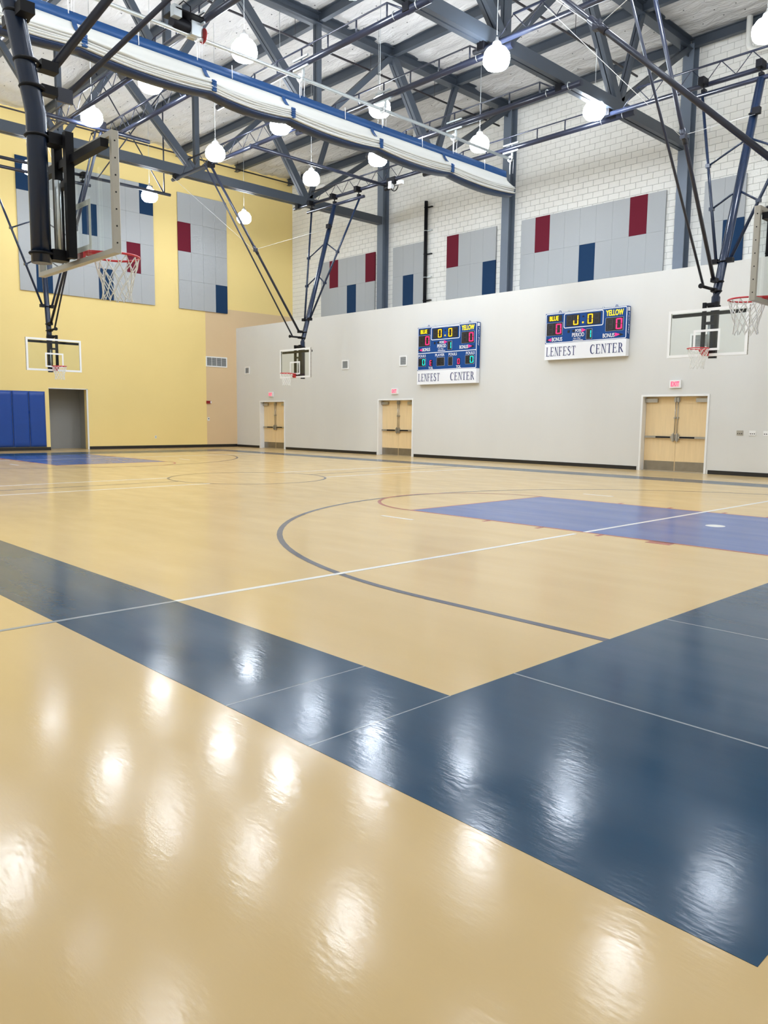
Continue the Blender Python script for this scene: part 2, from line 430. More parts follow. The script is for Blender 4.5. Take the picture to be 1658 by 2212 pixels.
obj('roof_deck', b1((x0, y0, ZC + 0.15), (x1, y1, ZC + 0.25)), OFFW, ceil)
def ibeam(bm, p0, p1, dep, wid, t=0.02):
    """web vertical, flanges top and bottom"""
    p0 = Vector(p0); p1 = Vector(p1); u = Vector((0, 0, 1))
    bar(bm, p0 + u * (dep / 2 - t / 2), p1 + u * (dep / 2 - t / 2), wid, t)
    bar(bm, p0 - u * (dep / 2 - t / 2), p1 - u * (dep / 2 - t / 2), wid, t)
    bar(bm, p0, p1, t, dep - 2 * t)
for y in PURL:
    for a, b in ((0, X3), (X3, X2), (X2, X1), (X1, X0), (X0, RX)):
        bm = B(); ibeam(bm, (a + 0.05, y, ZC - 0.22), (b - 0.05, y, ZC - 0.22), 0.30, 0.16)
        obj('purlin', bm, STEEL, ceil)
# pin washers holding the lining
PIN = B(); lathe(PIN, [(0.018, 0), (0.018, -0.006)], n=6)
bmesh.ops.recalc_face_normals(PIN, faces=PIN.faces)
pins = B()
for i in range(55):
    for j in range(40):
        x = 0.6 + i * 0.61; y = NY + 0.4 + j * 0.63
        if min(abs(y - p) for p in PURL) < 0.25: continue
        ii = min(nx, int((x - x0) / (x1 - x0) * nx)); jj = min(ny, int((y - y0) / (y1 - y0) * ny))
        lathe(pins, [(0.02, 0.0), (0.02, -0.008)], (x, y, vs[jj * (nx + 1) + ii][2] - 0.003), 5)
PIN.free()
tag(obj('lining_pins', pins, SEGOFF, ceil), kind='stuff')

# ------------------------------------------------------------------ trusses and columns
TNAMES = {X1: 'nearest', X2: 'middle', X3: 'farthest'}
ZT, ZB = 12.98, 10.05
def twin(bm, p0, p1, w, h, gap=0.05, up=Vector((1, 0, 0))):
    """two channels side by side with a slot between them"""
    for s in (-1, 1): bar(bm, p0, p1, (w - gap) / 2, h, up, s * (w + gap) / 4)
NB = [-1.0, -6.1, CY, -15.8, -20.9]
def truss(X, label):
    t = empty('roof_truss', (X, 0, ZB)); tag(t, label, 'truss', 'steel roof trusses')
    Z = lambda z: z - ZB
    bm = B(); ibeam(bm, (0, NY, Z(ZT)), (0, 3.1, Z(ZT)), 0.32, 0.30, 0.025); obj('top_chord', bm, STEEL, t)
    bm = B()
    for s in (-1, 1): bar(bm, (s * 0.085, NY, 0), (s * 0.085, 3.1, 0), 0.13, 0.32)
    obj('bottom_chord', bm, STEEL, t)
    def web(a, b, w=0.17, h=0.16):
        bm = B()
        p0 = Vector((0, a[0], Z(a[1]))); p1 = Vector((0, b[0], Z(b[1])))
        s_, u_, d_ = frame_of(p1 - p0, Vector((1, 0, 0)))
        for q in (-1, 1): bar(bm, p0 + Vector((q * (h / 4 + 0.015), 0, 0)), p1 + Vector((q * (h / 4 + 0.015), 0, 0)), w, h / 2, Vector((1, 0, 0)))
        obj('web_member', bm, STEEL, t)
    zt, zb = ZT - 0.12, ZB + 0.12
    web((-1.0, zb), (2.95, zt)); web((-0.95, zb), (0.05, zt), 0.15); web((-1.1, zb), (-3.0, zt), 0.26, 0.22)
    web((-3.1, zt), (-6.0, zb)); web((-6.08, zb), (-6.08, zt), 0.17); web((-6.2, zb), (-9.0, zt), 0.24, 0.2)
    web((-9.05, zt), (CY + 0.1, zb)); web((CY, zb), (CY, zt), 0.15); web((CY - 0.1, zb), (-12.95, zt)); web((-13.0, zt), (-15.7, zb), 0.24, 0.2)
    web((-15.8, zb), (-15.8, zt), 0.15); web((-15.9, zb), (-18.8, zt)); web((-18.9, zt), (-20.8, zb), 0.24, 0.2)
    for y in (-1.0, -6.1, CY, -15.8):
        obj('gusset_plate', b1((-0.012, y - 0.32, Z(ZB + 0.1)), (0.012, y + 0.32, Z(ZB + 0.36))), STEEL, t)
    for y in (-3.05, -9.0, -13.0, 2.75):
        obj('gusset_plate', b1((-0.012, y - 0.3, Z(ZT - 0.34)), (0.012, y + 0.3, Z(ZT - 0.1))), STEEL, t)
    return t
truss(X1, 'steel roof truss nearest the viewpoint, meeting the rightmost column')
truss(X2, 'middle steel roof truss, partly hidden behind the folded divider curtain')
truss(X3, 'farthest steel roof truss, passing in front of the yellow wall')
for X, lab in ((X1, 'slate steel column standing right of the longest acoustic panel'), (X2, 'slate steel column at the right end of the folded curtain'),
               (X3, 'slate steel column left of the narrow three tile panel')):
    bm = B(); zt = ZC - 0.25
    box(bm, (-0.17, -0.02, 0), (0.17, 0.012, zt - LEDGE)); box(bm, (-0.17, 0.33, 0), (0.17, 0.36, zt - LEDGE)); box(bm, (-0.012, 0.0, 0), (0.012, 0.34, zt - LEDGE))
    c = obj('steel_column', bm, STEEL_L, None, (X, 3.03, LEDGE)); tag(c, lab, 'column', 'columns against the block wall')

# ------------------------------------------------------------------ acoustic panels
def tiles(name, origin, du, n, rows, special, label, z0, thick_dir):
    t = empty(name, origin); tag(t, label, 'wall panel', 'acoustic wall panels')
    for r_ in range(rows):
        for c_ in range(n):
            m = {'r': PANR, 'b': PANB}.get(special.get((c_, r_)), PANG)
            g = 0.002
            a = du * (c_ * TW + g); b = du * ((c_ + 1) * TW - g)
            zz0 = (rows - 1 - r_) * TH + g; zz1 = zz0 + TH - 2 * g
            th = 0.05
            p0 = a; p1 = b + thick_dir * th
            lo = [min(p0[i], p1[i]) for i in range(3)]; hi = [max(p0[i], p1[i]) for i in range(3)]
            lo[2] = zz0; hi[2] = zz1
            bm = B(); box(bm, lo, hi)
            o = obj('panel_tile', bm, m, t)
            if m is PANR: o['label'] = 'burgundy fabric tile'
            if m is PANB: o['label'] = 'dark blue fabric tile'
    return t
ux = Vector((1, 0, 0)); uy = Vector((0, 1, 0))
PL = ['acoustic panel with two burgundy tiles and one blue, behind the middle hoop mast', 'narrow three tile wide acoustic panel with one blue tile',
      'four tile wide acoustic panel with one burgundy and one blue tile', 'longest acoustic panel on the block wall, two burgundy tiles and one blue',
      'acoustic panel with a blue tile behind the right hoop mast']
SP = [{(1, 0): 'r', (5, 0): 'r', (3, 1): 'b'}, {(1, 1): 'b'}, {(0, 0): 'r', (3, 1): 'b'}, {(1, 0): 'r', (7, 0): 'r', (4, 1): 'b'}, {(1, 1): 'b'}]
for (px, n), lab, sp in zip(PANELS, PL, SP):
    tiles('acoustic_panel', (px, BRY - 0.021, PZ0), ux, n, 2, sp, lab, PZ0, Vector((0, -1, 0)))
tiles('acoustic_panel', (0.021, -9.97, 6.31), uy, 9, 4, {(0, 0): 'b', (8, 0): 'b', (4, 1): 'b', (7, 2): 'r', (5, 3): 'b', (1, 3): 'b'}, 'large nine tile wide acoustic panel on the yellow wall', 6.31, ux)
tiles('acoustic_panel', (0.021, -3.05, 6.31), uy, 4, 4, {(0, 1): 'r', (3, 3): 'b'}, 'tall four tile wide acoustic panel on the yellow wall near the corner', 6.31, ux)

# ------------------------------------------------------------------ pendant lamps
def lamp_proto():
    t = empty('pendant_lamp', (0, 0, 0))
    bm = B(); lathe(bm, [(0.12, -0.235), (0.22, -0.21), (0.285, -0.13), (0.30, -0.03), (0.28, 0.08), (0.21, 0.18), (0.13, 0.225)], n=12); obj('globe', bm, GLOBE, t)
    bm = B(); lathe(bm, [(0.10, 0.228), (0.105, 0.25), (0.09, 0.32), (0.04, 0.36), (0.02, 0.43)], n=14); obj('ballast_housing', bm, WHITE, t)
    obj('hanging_cable', t1([(0, 0, 0.42), (0, 0, ZC - 0.08 - 9.75)], 0.007, 6), GALV, t)
    return t
LAMPS = [((16.77, -10.7), 'glowing globe lamp hanging above the curtain just right of the red pulley'), ((20.6, -6.35), 'large glowing globe lamp by the nearest truss, top centre right'),
 ((10.34, -11.46), 'glowing globe lamp right of the near left hoop mast, above its backboard'), ((13.62, -11.38), 'glowing globe lamp under the left stretch of the folded curtain'),
 ((4.42, -10.97), 'glowing globe lamp at the left edge beside the near left hoop mast'), ((4.22, -6.56), 'glowing globe lamp over the top right blue tile of the large panel'),
 ((10.21, -7.4), 'glowing globe lamp above the top of the middle hoop brace'), ((4.03, -2.19), 'smallest glowing globe lamp, low before the bare yellow wall'),
 ((13.61, -7.37), 'glowing globe lamp just under the centre of the folded curtain'), ((10.32, -3.61), 'glowing globe lamp above the hinge pipe of the middle hoop'),
 ((13.58, -3.5), 'glowing globe lamp under the right part of the folded curtain'), ((16.57, -6.25), 'glowing globe lamp behind the curtain drive shaft, centre top'),
 ((16.72, -2.22), 'glowing globe lamp above the right end of the folded curtain'), ((20.56, -2.06), 'large glowing globe lamp beside the rightmost column'),
 ((25.49, -3.35), 'glowing globe lamp cut by the right edge of the picture')]
proto = lamp_proto(); first = True
def put_lamp(x, y, label, z=9.75):
    global first
    if first: o = proto; first = False; o.location = (x, y, z)
    else: o = dupe(proto, (x, y, z))
    for ch in o.children:
        if ch.name.startswith('hanging_cable'): ch.scale.z = (ZC - 0.08 - z) / (ZC - 0.08 - 9.75)
    tag(o, label, 'lamp', 'globe pendant lamps')
LZ = {(20.6, -6.35): 9.30, (13.58, -3.5): 9.42, (10.21, -7.4): 9.45}
for (x, y), lab in LAMPS:
    z = LZ.get((x, y), 9.75); q = CAM + (Vector((x, y, 9.75)) - CAM) * ((z - CAM.z) / (9.75 - CAM.z))
    put_lamp(q.x, q.y, lab, z)
for x, y in ((20.6, -10.8), (25.4, -7.7), (25.4, -12.1), (29.4, -3.4), (29.4, -7.7), (29.4, -12.1), (20.6, -15.3), (16.7, -15.2), (13.6, -15.5), (10.3, -15.6),
             (4.2, -15.4), (25.4, -16.4), (29.4, -16.4), (20.6, -19.6), (13.6, -19.6), (25.4, -20.2)):
    put_lamp(x, y, 'globe pendant lamp hanging out of view, mirrored in the glossy floor')

# ------------------------------------------------------------------ joist pipes carrying the hoops and the curtain
def zig_joist(p0, p1, label, rod=True):
    p0 = Vector(p0); p1 = Vector(p1); d = (p1 - p0).normalized(); Ln = (p1 - p0).length; u = Vector((0, 0, 1))
    t = empty('support_joist', p0); tag(t, label, 'joist', 'pipe joists under the trusses')
    q = lambda s, h=0: d * s + u * h
    obj('pipe', t1([q(-0.25), q(Ln + 0.25)], 0.06, 12), PIPE, t)
    for e in (0.0, Ln):
        c = q(e); obj('beam_clamp', b1((c.x - 0.09, c.y - 0.09, -0.04), (c.x + 0.09, c.y + 0.09, 0.15)), BLACK, t)
    if rod:
        h = 0.46; s0, s1 = 0.85, Ln - 0.85
        obj('top_rod', t1([q(s0, h), q(s1, h)], 0.028, 8), PIPE, t)
        bm = B(); n = int((s1 - s0) / 0.72) * 2; st = (s1 - s0) / n; pts = [q(0.45, 0.05)]
        for k in range(n + 1): pts.append(q(s0 + st * k, h if k % 2 == 0 else 0.05))
        pts.append(q(Ln - 0.45, 0.05))
        for a, b in zip(pts, pts[1:]): tube(bm, [a, b], 0.011, 5)
        obj('zigzag_rod', bm, PIPE, t)
    return t
ZJ = 9.76
zig_joist((X3, -1.5, ZJ), (X2, -1.5, ZJ), 'pipe joist with zigzag bracing directly above the middle hoop hinge pipe')
zig_joist((X3, -6.9, ZJ), (X2, -6.9, ZJ), 'pipe joist with zigzag bracing at the top of the middle hoop brace')
zig_joist((X1, -1.5, ZJ), (X0, -1.5, ZJ), 'pipe joist with zigzag bracing above the right hoop hinge pipe')
zig_joist((X1, -6.9, ZJ), (X0, -6.9, ZJ), 'pipe joist crossing the top of the picture before the nearest truss')
zig_joist((X3, -10.3, ZJ), (X2, -10.3, ZJ), 'pipe joist with zigzag bracing under the left of the curtain, nearer the doorway side')
zig_joist((X3, -11.85, ZJ), (X2, -11.85, ZJ), 'pipe joist with zigzag bracing ending at the lamp beside the left mast')
tie = obj('tie_pipe', t1([(0, -0.3, 0), (0, 5.75, 0)], 0.055, 12), PIPE, None, (11.85, -6.9, ZJ - 0.12)); tag(tie, 'plain navy tie pipe running from the winch towards the yellow wall joist', 'pipe')
tie = obj('tie_pipe', t1([(0, 0, 0), (0, 3.4, 0)], 0.06, 12), PIPE, None, (9.9, -12.9, ZJ - 0.12)); tag(tie, 'short blue pipe across two joists behind the near left backboard', 'pipe')
tie = obj('hoop_support_pipe', t1([(0, 0, 0), (0, 9.6, 0)], 0.055, 12), PIPE, None, (4.78, -15.6, ZJ)); tag(tie, 'long level navy pipe above the far left hoop', 'pipe')
# sway rods above that pipe
bm = B()
sway = empty('sway_brace', (4.78, -6.25, ZJ)); tag(sway, 'thin rods crossing between the far left pipe and the roof', 'brace')
obj('rod', t1([(0, 0, 0), (0, 0, ZC - ZJ - 0.2)], 0.028, 8), PIPE, sway)
obj('rod', t1([(0, 0, 0), (0.6, -2.8, ZC - ZJ - 0.2)], 0.022, 8), PIPE, sway)
obj('rod', t1([(0, -2.6, 0), (0.6, -0.4, ZC - ZJ - 0.2)], 0.022, 8), PIPE, sway)
sway = empty('sway_brace', (4.78, -11.2, ZJ)); tag(sway, 'thin rods to the roof behind the near left mast', 'brace')
obj('rod', t1([(0, 0, 0), (0, 0, ZC - ZJ - 0.2)], 0.028, 8), PIPE, sway)

PIPES_Y = [-1.15, -3.8, -6.6, -9.3, -12.05, -14.8]
PLAB = ['rightmost curtain pipe, ending below the rightmost bottom chord', 'curtain pipe second from the block wall', 'curtain pipe third from the block wall',
        'curtain pipe fourth from the block wall, at the top centre', 'curtain pipe carrying the motor', 'curtain pipe behind the near left hoop mast']
for y, lab in zip(PIPES_Y, PLAB):
    t = empty('curtain_pipe', (X2, y, ZJ)); tag(t, lab, 'pipe', 'pipes carrying the divider curtain')
    obj('pipe', t1([(-0.3, 0, 0), (X1 - X2 + 0.62, 0, 0)], 0.075, 14), PIPE, t)
    for e in (0.0, X1 - X2): obj('beam_clamp', b1((e - 0.09, -0.09, -0.04), (e + 0.09, 0.09, 0.15)), BLACK, t)
    a, b = 1.45, 6.3; h = 0.36
    obj('guard_rod', t1([(a - 0.32, 0, 0.06), (a - 0.2, 0, h - 0.05), (a, 0, h), (b, 0, h), (b + 0.5, 0, 0.06)], 0.02, 8), PIPE, t)
    for k in range(6):
        s = a + (b - a) * k / 5
        obj('post', t1([(s, 0, 0.05), (s, 0, h)], 0.02, 8), PIPE, t)
    for s in (6.55, 7.2):
        bm = B(); ring_band(bm, (s, 0, 0.02), (1, 0, 0), 0.085, 0.012, 14); obj('u_bolt', bm, GALV, t)

# ------------------------------------------------------------------ divider curtain
STR = [-1.42, -4.35, -7.11, -9.92, -12.02, -14.82, -17.6, -20.4]
CXX = 17.15
def sag(y):
    for a, b in zip(STR, STR[1:]):
        if b <= y <= a:
            f = (a - y) / (a - b); return math.sin(math.pi * f) ** 0.8
    return 0.0
cur = empty('divider_curtain', (CXX, 0, 0)); tag(cur, 'white and blue gym divider curtain folded up under the roof', 'curtain')
ys = [STR[0] - (STR[0] - STR[-1]) * i / 320 for i in range(321)]
def strip(name, prof, m):
    """prof(y) gives the list of (x, z) points of the section at y"""
    bm = B(); pr = None
    for y in ys:
        r_ = [bm.verts.new((x, y, z)) for x, z in prof(y)]
        if pr:
            for k in range(len(r_) - 1):
                f = bm.faces.new((pr[k], pr[k + 1], r_[k + 1], r_[k])); f.smooth = True
        pr = r_
    o = obj(name, bm, m, cur)
    sm = o.modifiers.new('thick', 'SOLIDIFY'); sm.thickness = 0.006
    return o
def wob(y, s, k): return k * noise.noise(Vector((y * 1.1, s * 3.7, 0.3)))
strip('top_band', lambda y: [(0.0, 9.03), (0.012 + wob(y, 1, 0.012), 8.93), (0.015, 8.83)], BAND)
ztop = lambda y: 8.51 - 0.06 * sag(y)
zbot = lambda y: 8.30 - 0.08 * sag(y)
strip('upper_sheet', lambda y: [(0.01, 8.845), (0.05 + wob(y, 2, 0.02), 8.75), (0.13 + wob(y, 5, 0.02), 8.65 - 0.05 * sag(y)), (0.30, ztop(y))], SHEET)
NF = 5
def pleat(y):
    a, b = ztop(y), zbot(y); out = []; h = (a - b) / NF
    for k in range(NF):
        zc = a - h * (k + 0.5)
        bx = 0.275 + wob(y, k, 0.045) + 0.02 * math.sin(k * 2.1 + y * 0.8)
        out.append((bx - 0.20, zc + h * 0.5))
        for t_ in (60, 20, -20, -60):
            r_ = math.radians(t_); out.append((bx + 0.075 * math.cos(r_), zc + h * 0.52 * math.sin(r_)))
    out.append((0.16, b))
    return out
strip('pleats', pleat, SHEET)
strip('hem', lambda y: [(0.30 + wob(y, 30, 0.02), zbot(y)), (0.32 + wob(y, 31, 0.03), zbot(y) - 0.03), (0.24, zbot(y) - 0.06 - 0.03 * sag(y)), (0.10, zbot(y) - 0.075 - 0.03 * sag(y)), (0.0, zbot(y) - 0.02)], HEM)
for i, y in enumerate(STR[1:], 1):
    bm = B()
    for p_, q_ in (((0.035, 8.85), (0.085, 8.75)), ((0.085, 8.75), (0.165, 8.65)), ((0.165, 8.65), (0.20, 8.62))): bar(bm, (p_[0], y, p_[1]), (q_[0], y, q_[1]), 0.095, 0.012)
    obj('strap_tab', bm, BAND, cur)
    bm = B()
    for k in range(NF):
        f0 = 8.53 - k * 0.046; tube(bm, [(0.34, y + 0.01, f0 - 0.02), (0.35, y + 0.06, f0 - 0.022), (0.34, y + 0.11, f0 - 0.02)], 0.028, 8)
    obj('gather_strap', bm, BAND, cur)
shaft = empty('curtain_drive', (CXX, 0, 9.42)); tag(shaft, 'silver drive shaft with pulleys running above the folded curtain', 'drive shaft')
obj('shaft', t1([(0, -1.35, 0), (0, -21.0, 0)], 0.04, 12), GALV, shaft)
for y in PIPES_Y:
    br = obj('bracket', b1((-0.02, y - 0.03, 0.05), (0.02, y + 0.03, 0.42)), GALV, shaft)
    bm = B(); box(bm, (-0.28, y - 0.10, 0.42), (0.28, y - 0.06, 0.46)); box(bm, (-0.28, y + 0.06, 0.42), (0.28, y + 0.10, 0.46)); box(bm, (-0.28, y - 0.10, 0.20), (0.28, y - 0.06, 0.24)); obj('clamp_channel', bm, GALV, br)
    bm = B(); ring_band(bm, (0, y - 0.1, 0), (0, 1, 0), 0.07, 0.03, 14); obj('pulley', bm, WHITE, shaft)
    obj('lift_cord', t1([(0, y - 0.1, -0.06), (0.0, y - 0.1, -0.45)], 0.012, 6), WHITE, shaft)
    for q in (-0.18, 0.18): obj('hook_cord', t1([(q * 0.3, y, 0.0), (q * 0.3, y - 0.02, -0.42)], 0.006, 5), WHITE, shaft)
for y in (-2.5, -5.2, -8.0, -11.3, -13.5): obj('grommet_tie', t1([(0.02, y, -0.30), (0.03, y, -0.58)], 0.009, 5), WHITE, cur if False else shaft)
mo = empty('curtain_motor', (CXX, -12.55, 9.55)); tag(mo, 'dark electric curtain motor hung from a pipe left of the red pulley', 'motor')
bm = B(); lathe(bm, [(0.13, -0.2), (0.14, -0.16), (0.14, 0.16), (0.13, 0.2)], n=16); bmesh.ops.rotate(bm, verts=bm.verts, matrix=Matrix.Rotation(math.pi / 2, 3, 'X')); obj('motor_body', bm, BLACK, mo)
obj('gearbox', b1((-0.12, 0.2, -0.16), (0.14, 0.42, 0.12)), GALV, mo); obj('mount_plate', b1((-0.25, -0.25, 0.14), (0.3, 0.4, 0.17)), BLACK, mo); obj('junction_box', b1((0.15, -0.3, 0.0), (0.3, -0.12, 0.22)), GALV, mo)
bm = B(); tube(bm, [(0.2, -0.2, 0.2), (0.25, -0.05, 0.36), (0.18, 0.15, 0.34), (0.1, 0.2, 0.1)], 0.012, 6); obj('motor_cable', bm, BLACK, mo)
bm = B(); lathe(bm, [(0.14, -0.02), (0.16, 0), (0.14, 0.02)], n=20); bmesh.ops.rotate(bm, verts=bm.verts, matrix=Matrix.Rotation(math.pi / 2, 3, 'X'))
pl = obj('red_pulley', bm, REDBOX, None, (CXX, -12.0, 9.50)); tag(pl, 'red disc pulley on the curtain drive shaft', 'pulley')

# ------------------------------------------------------------------ basketball backstops (local frame: +Y is the playing side, origin on the floor under the board)
def net_bm(zr, cy, tw=0.0):
    bm = B(); n = 12
    prof = [(0.222, 0.0), (0.205, -0.09), (0.178, -0.18), (0.150, -0.27), (0.140, -0.35), (0.150, -0.43)]
    random.seed(int(zr * 100 + cy * 10 + tw * 77))
    for k in range(n):
        for s in (-1, 1):
            pts = []
            for i, (r_, dz) in enumerate(prof):
                a = 2 * math.pi * (k + s * i * 0.5) / n + tw * i
                j = 0.012 * i / 5
                pts.append((r_ * math.cos(a) + random.uniform(-j, j), cy + r_ * math.sin(a) + random.uniform(-j, j), zr + dz + random.uniform(-j, j)))
            tube(bm, pts, 0.0055, 4, cap=False)
    return bm
def hoop(name, loc, rz, label, top, brace_to, bz0=4.62, front=False, hang=True, dz=0.0, hinge_z=9.46, mast_r=0.085, half=1.65, by0=-0.18, link=3.7, stub=0.3):
    t = empty(name, loc, rz); tag(t, label, 'basketball hoop', 'ceiling hung basketball backstops')
    z0, z1 = 2.90 + dz, 3.97 + dz; hw = 0.915
    # board
    bm = B(); f = 0.045
    box(bm, (-hw, -0.05, z0), (hw, 0.012, z0 + f)); box(bm, (-hw, -0.05, z1 - f), (hw, 0.012, z1)); box(bm, (-hw, -0.05, z0 + f), (-hw + f, 0.012, z1 - f)); box(bm, (hw - f, -0.05, z0 + f), (hw, 0.012, z1 - f))
    bd = obj('backboard_frame', bm, ALU, t)
    bm = B(); f2 = 0.062
    for a in ((-hw, z0, hw, z0 + f2), (-hw, z1 - f2, hw, z1), (-hw, z0 + f2, -hw + f2, z1 - f2), (hw - f2, z0 + f2, hw, z1 - f2)): box(bm, (a[0], 0.013, a[1]), (a[2], 0.018, a[3]))
    obj('white_border', bm, WHITE, bd)
    obj('glass_pane', b1((-hw + f, -0.006, z0 + f), (hw - f, 0.006, z1 - f)), GLASS, bd)
    bm = B(); sw, s0, s1, lw = 0.305, z0 + 0.13, z0 + 0.60, 0.05
    for a in ((-sw, s0, sw, s0 + lw), (-sw, s1 - lw, sw, s1), (-sw, s0 + lw, -sw + lw, s1 - lw), (sw - lw, s0 + lw, sw, s1 - lw)): box(bm, (a[0], 0.0065, a[1]), (a[2], 0.0095, a[3]))
    obj('target_square', bm, WHITE, bd)
    bm = B()
    for s in (-1, 1):
        for k in range(7):
            zz = z0 + 0.09 + k * (z1 - z0 - 0.18) / 6
            tube(bm, [(s * hw, -0.02, zz), (s * (hw + 0.003), -0.02, zz)], 0.008, 6)
    obj('frame_bolts', bm, BLACK, bd)
    obj('top_rail', b1((-hw + 0.05, -0.13, z1 - 0.15), (hw - 0.05, -0.055, z1 - 0.075)), BLACK, t)
    # support frame behind the glass
    bm = B()
    for s in (-1, 1): box(bm, (s * 0.14 - 0.035, -0.16, z0 + 0.04), (s * 0.14 + 0.035, -0.08, z1 + 0.14))
    for zz in (z0 + 0.05, z0 + 0.72, z1 + 0.06): box(bm, (-0.17, -0.15, zz), (0.17, -0.09, zz + 0.06))
    obj('board_carrier', bm, BLACK, t)
    obj('height_adjuster', t1([(0.05, -0.2, z0 + 0.1), (0.05, -0.2, z1 - 0.3)], 0.03, 10), GALV, t)
    # rim and net
    cy, zr, rr = 0.40, z0 + 0.15, 0.2286
    bm = B(); tube(bm, [(rr * math.cos(2 * math.pi * k / 28), cy + rr * math.sin(2 * math.pi * k / 28), zr) for k in range(28)], 0.011, 8, closed=True)
    rim = obj('rim', bm, RIM, t)
    bm = B(); box(bm, (-0.075, 0.018, zr - 0.14), (0.075, 0.045, zr + 0.01)); box(bm, (-0.075, 0.04, zr - 0.02), (0.075, cy - rr + 0.01, zr + 0.008))
    for s in (-1, 1):
        bar(bm, (s * 0.07, 0.05, zr - 0.10), (s * 0.07, cy - rr + 0.02, zr - 0.012), 0.012, 0.03)
        bar(bm, (s * 0.07, 0.05, zr), (s * 0.16, cy - 0.16, zr), 0.02, 0.02)
    obj('rim_bracket', bm, RIM, rim)
    obj('net', net_bm(zr - 0.01, cy, 0.03 * (1 if rz else -1)), NET, rim)
    # mast
    my = -0.36
    obj('mast', t1([(0, my, z0 - 0.02), (0, my, 4.25 + dz), (0, my - 0.02, 4.36 + dz), (0, -top, hinge_z - 0.03)], mast_r, 18), MAST, t)
    for zz in (z0 + 0.07, z1 + 0.08):
        bm = B()
        ring_band(bm, (0, my, zz), (0, 0, 1), mast_r + 0.01, 0.014, 18); box(bm, (-0.08, my + mast_r - 0.01, zz - 0.05), (0.08, -0.12, zz + 0.05))
        obj('mast_clamp', bm, BLACK, t)
    def mp(z):
        f = (z - 4.36) / (hinge_z - 4.36); return Vector((0, my + (-top - my) * f, z))
    if hang:
        obj('hinge_pipe', t1([(-half, -top, hinge_z), (half, -top, hinge_z)], 0.055, 12), PIPE, t)
        for s in (-half + 0.28, 0.0, half - 0.28):
            bm = B()
            box(bm, (s - 0.05, -top - 0.06, hinge_z + 0.05), (s + 0.05, -top + 0.06, hinge_z + 0.12)); box(bm, (s - 0.07, -top - 0.08, ZJ - 0.10), (s + 0.07, -top + 0.2, ZJ + 0.07))
            tube(bm, [(s, -top, hinge_z + 0.05), (s, -top + 0.03, ZJ - 0.05)], 0.02, 8)
            obj('hinge_clamp', bm, BLACK, t)
        for s in (-1, 1):
            p1 = Vector((s * (half - 0.25), -top, hinge_z - 0.04)); p0 = mp(5.1) + Vector((s * 0.16, 0, 0))
            sb = obj('side_brace', t1([p0, p1], 0.036, 10), MAST, t)
            for fz, gz in ((0.30, 6.75), (0.56, 8.0)):
                a = p0.lerp(p1, fz); b = mp(gz)
                bm = B(); tube(bm, [a, b], 0.024, 8); box(bm, (a.x - 0.05, a.y - 0.05, a.z - 0.04), (a.x + 0.05, a.y + 0.05, a.z + 0.04)); obj('strut', bm, MAST, sb)
        bm = B(); c = mp(5.08); box(bm, (-0.24, c.y - 0.05, c.z - 0.05), (-0.10, c.y + 0.08, c.z + 0.05)); box(bm, (0.10, c.y - 0.05, c.z - 0.05), (0.24, c.y + 0.08, c.z + 0.05)); ring_band(bm, c, (0, 0.15, 1), mast_r + 0.012, 0.016, 16)
        obj('brace_collar', bm, BLACK, t)
        # pulley block on the mast
        c = mp(8.6); bm = B(); ring_band(bm, c, (0, 0.2, 1), mast_r + 0.01, 0.018, 16); box(bm, (-0.20, c.y + 0.08, c.z - 0.09), (-0.03, c.y + 0.20, c.z + 0.06)); obj('pulley_block', bm, BLACK, t)
    # folding brace to the front joist
    bt = Vector((0, brace_to, ZJ - 0.08)); b0 = Vector((0, by0, bz0))
    kn = b0.lerp(bt, 0.52)
    br = obj('front_brace', t1([b0, bt], 0.042, 12), PIPE, t)
    bm = B(); tube(bm, [b0.lerp(bt, 0.495), b0.lerp(bt, 0.545)], 0.055, 12); box(bm, (-0.05, kn.y - 0.05, kn.z - 0.06), (0.05, kn.y + 0.07, kn.z + 0.06)); obj('knuckle', bm, PIPE, br)
    c0 = b0 + Vector((0.0, stub, -0.20)); c1 = Vector((0.0, link, ZJ - 0.08))
    if link: obj('linkage_rod', t1([c0, c1], 0.028, 10), PIPE, t)
    ma = lambda z: (0, my if z < 4.36 else mp(z).y, z)
    bm = B(); ring_band(bm, ma(bz0 - 0.02), (0, 0, 1), mast_r + 0.012, 0.018, 16)
    box(bm, (-0.06, my + 0.05, bz0 - 0.06), (0.06, by0 + 0.03, bz0 + 0.03)); obj('brace_bracket', bm, BLACK, t)
    bm = B(); ring_band(bm, ma(bz0 - 0.24), (0, 0, 1), mast_r + 0.012, 0.018, 16)
    box(bm, (-0.05, my + 0.05, bz0 - 0.27), (0.05, my + 0.2, bz0 - 0.19))
    if stub > 0.2:
        tube(bm, [(0, my, bz0 - 0.22), (0, c0.y + 0.1, bz0 - 0.22)], 0.034, 10); tube(bm, [(0, c0.y + 0.1, bz0 - 0.22), (0, c0.y + 0.13, bz0 - 0.22)], 0.055, 12)
    else: obj('lock_plate', b1((0.0, my + 0.20, bz0 - 0.30), (0.03, c0.y + 0.03, bz0 - 0.17)), PIPE, t)
    obj('brace_bracket', bm, BLACK, t)
    bm = B(); box(bm, (-0.09, bt.y - 0.09, ZJ - 0.12), (0.09, bt.y + 0.09, ZJ + 0.07)); obj('brace_clamp', bm, BLACK, t)
    if hang:
        pb = mp(8.5) + Vector((-0.1, 0.15, 0))
        obj('hoist_cable', t1([pb, kn + Vector((0.04, 0.06, 0)), bt + Vector((2.1, 0.4, 0.1))], 0.006, 5), WHITE, t)
    return t
PIh = math.pi / 2
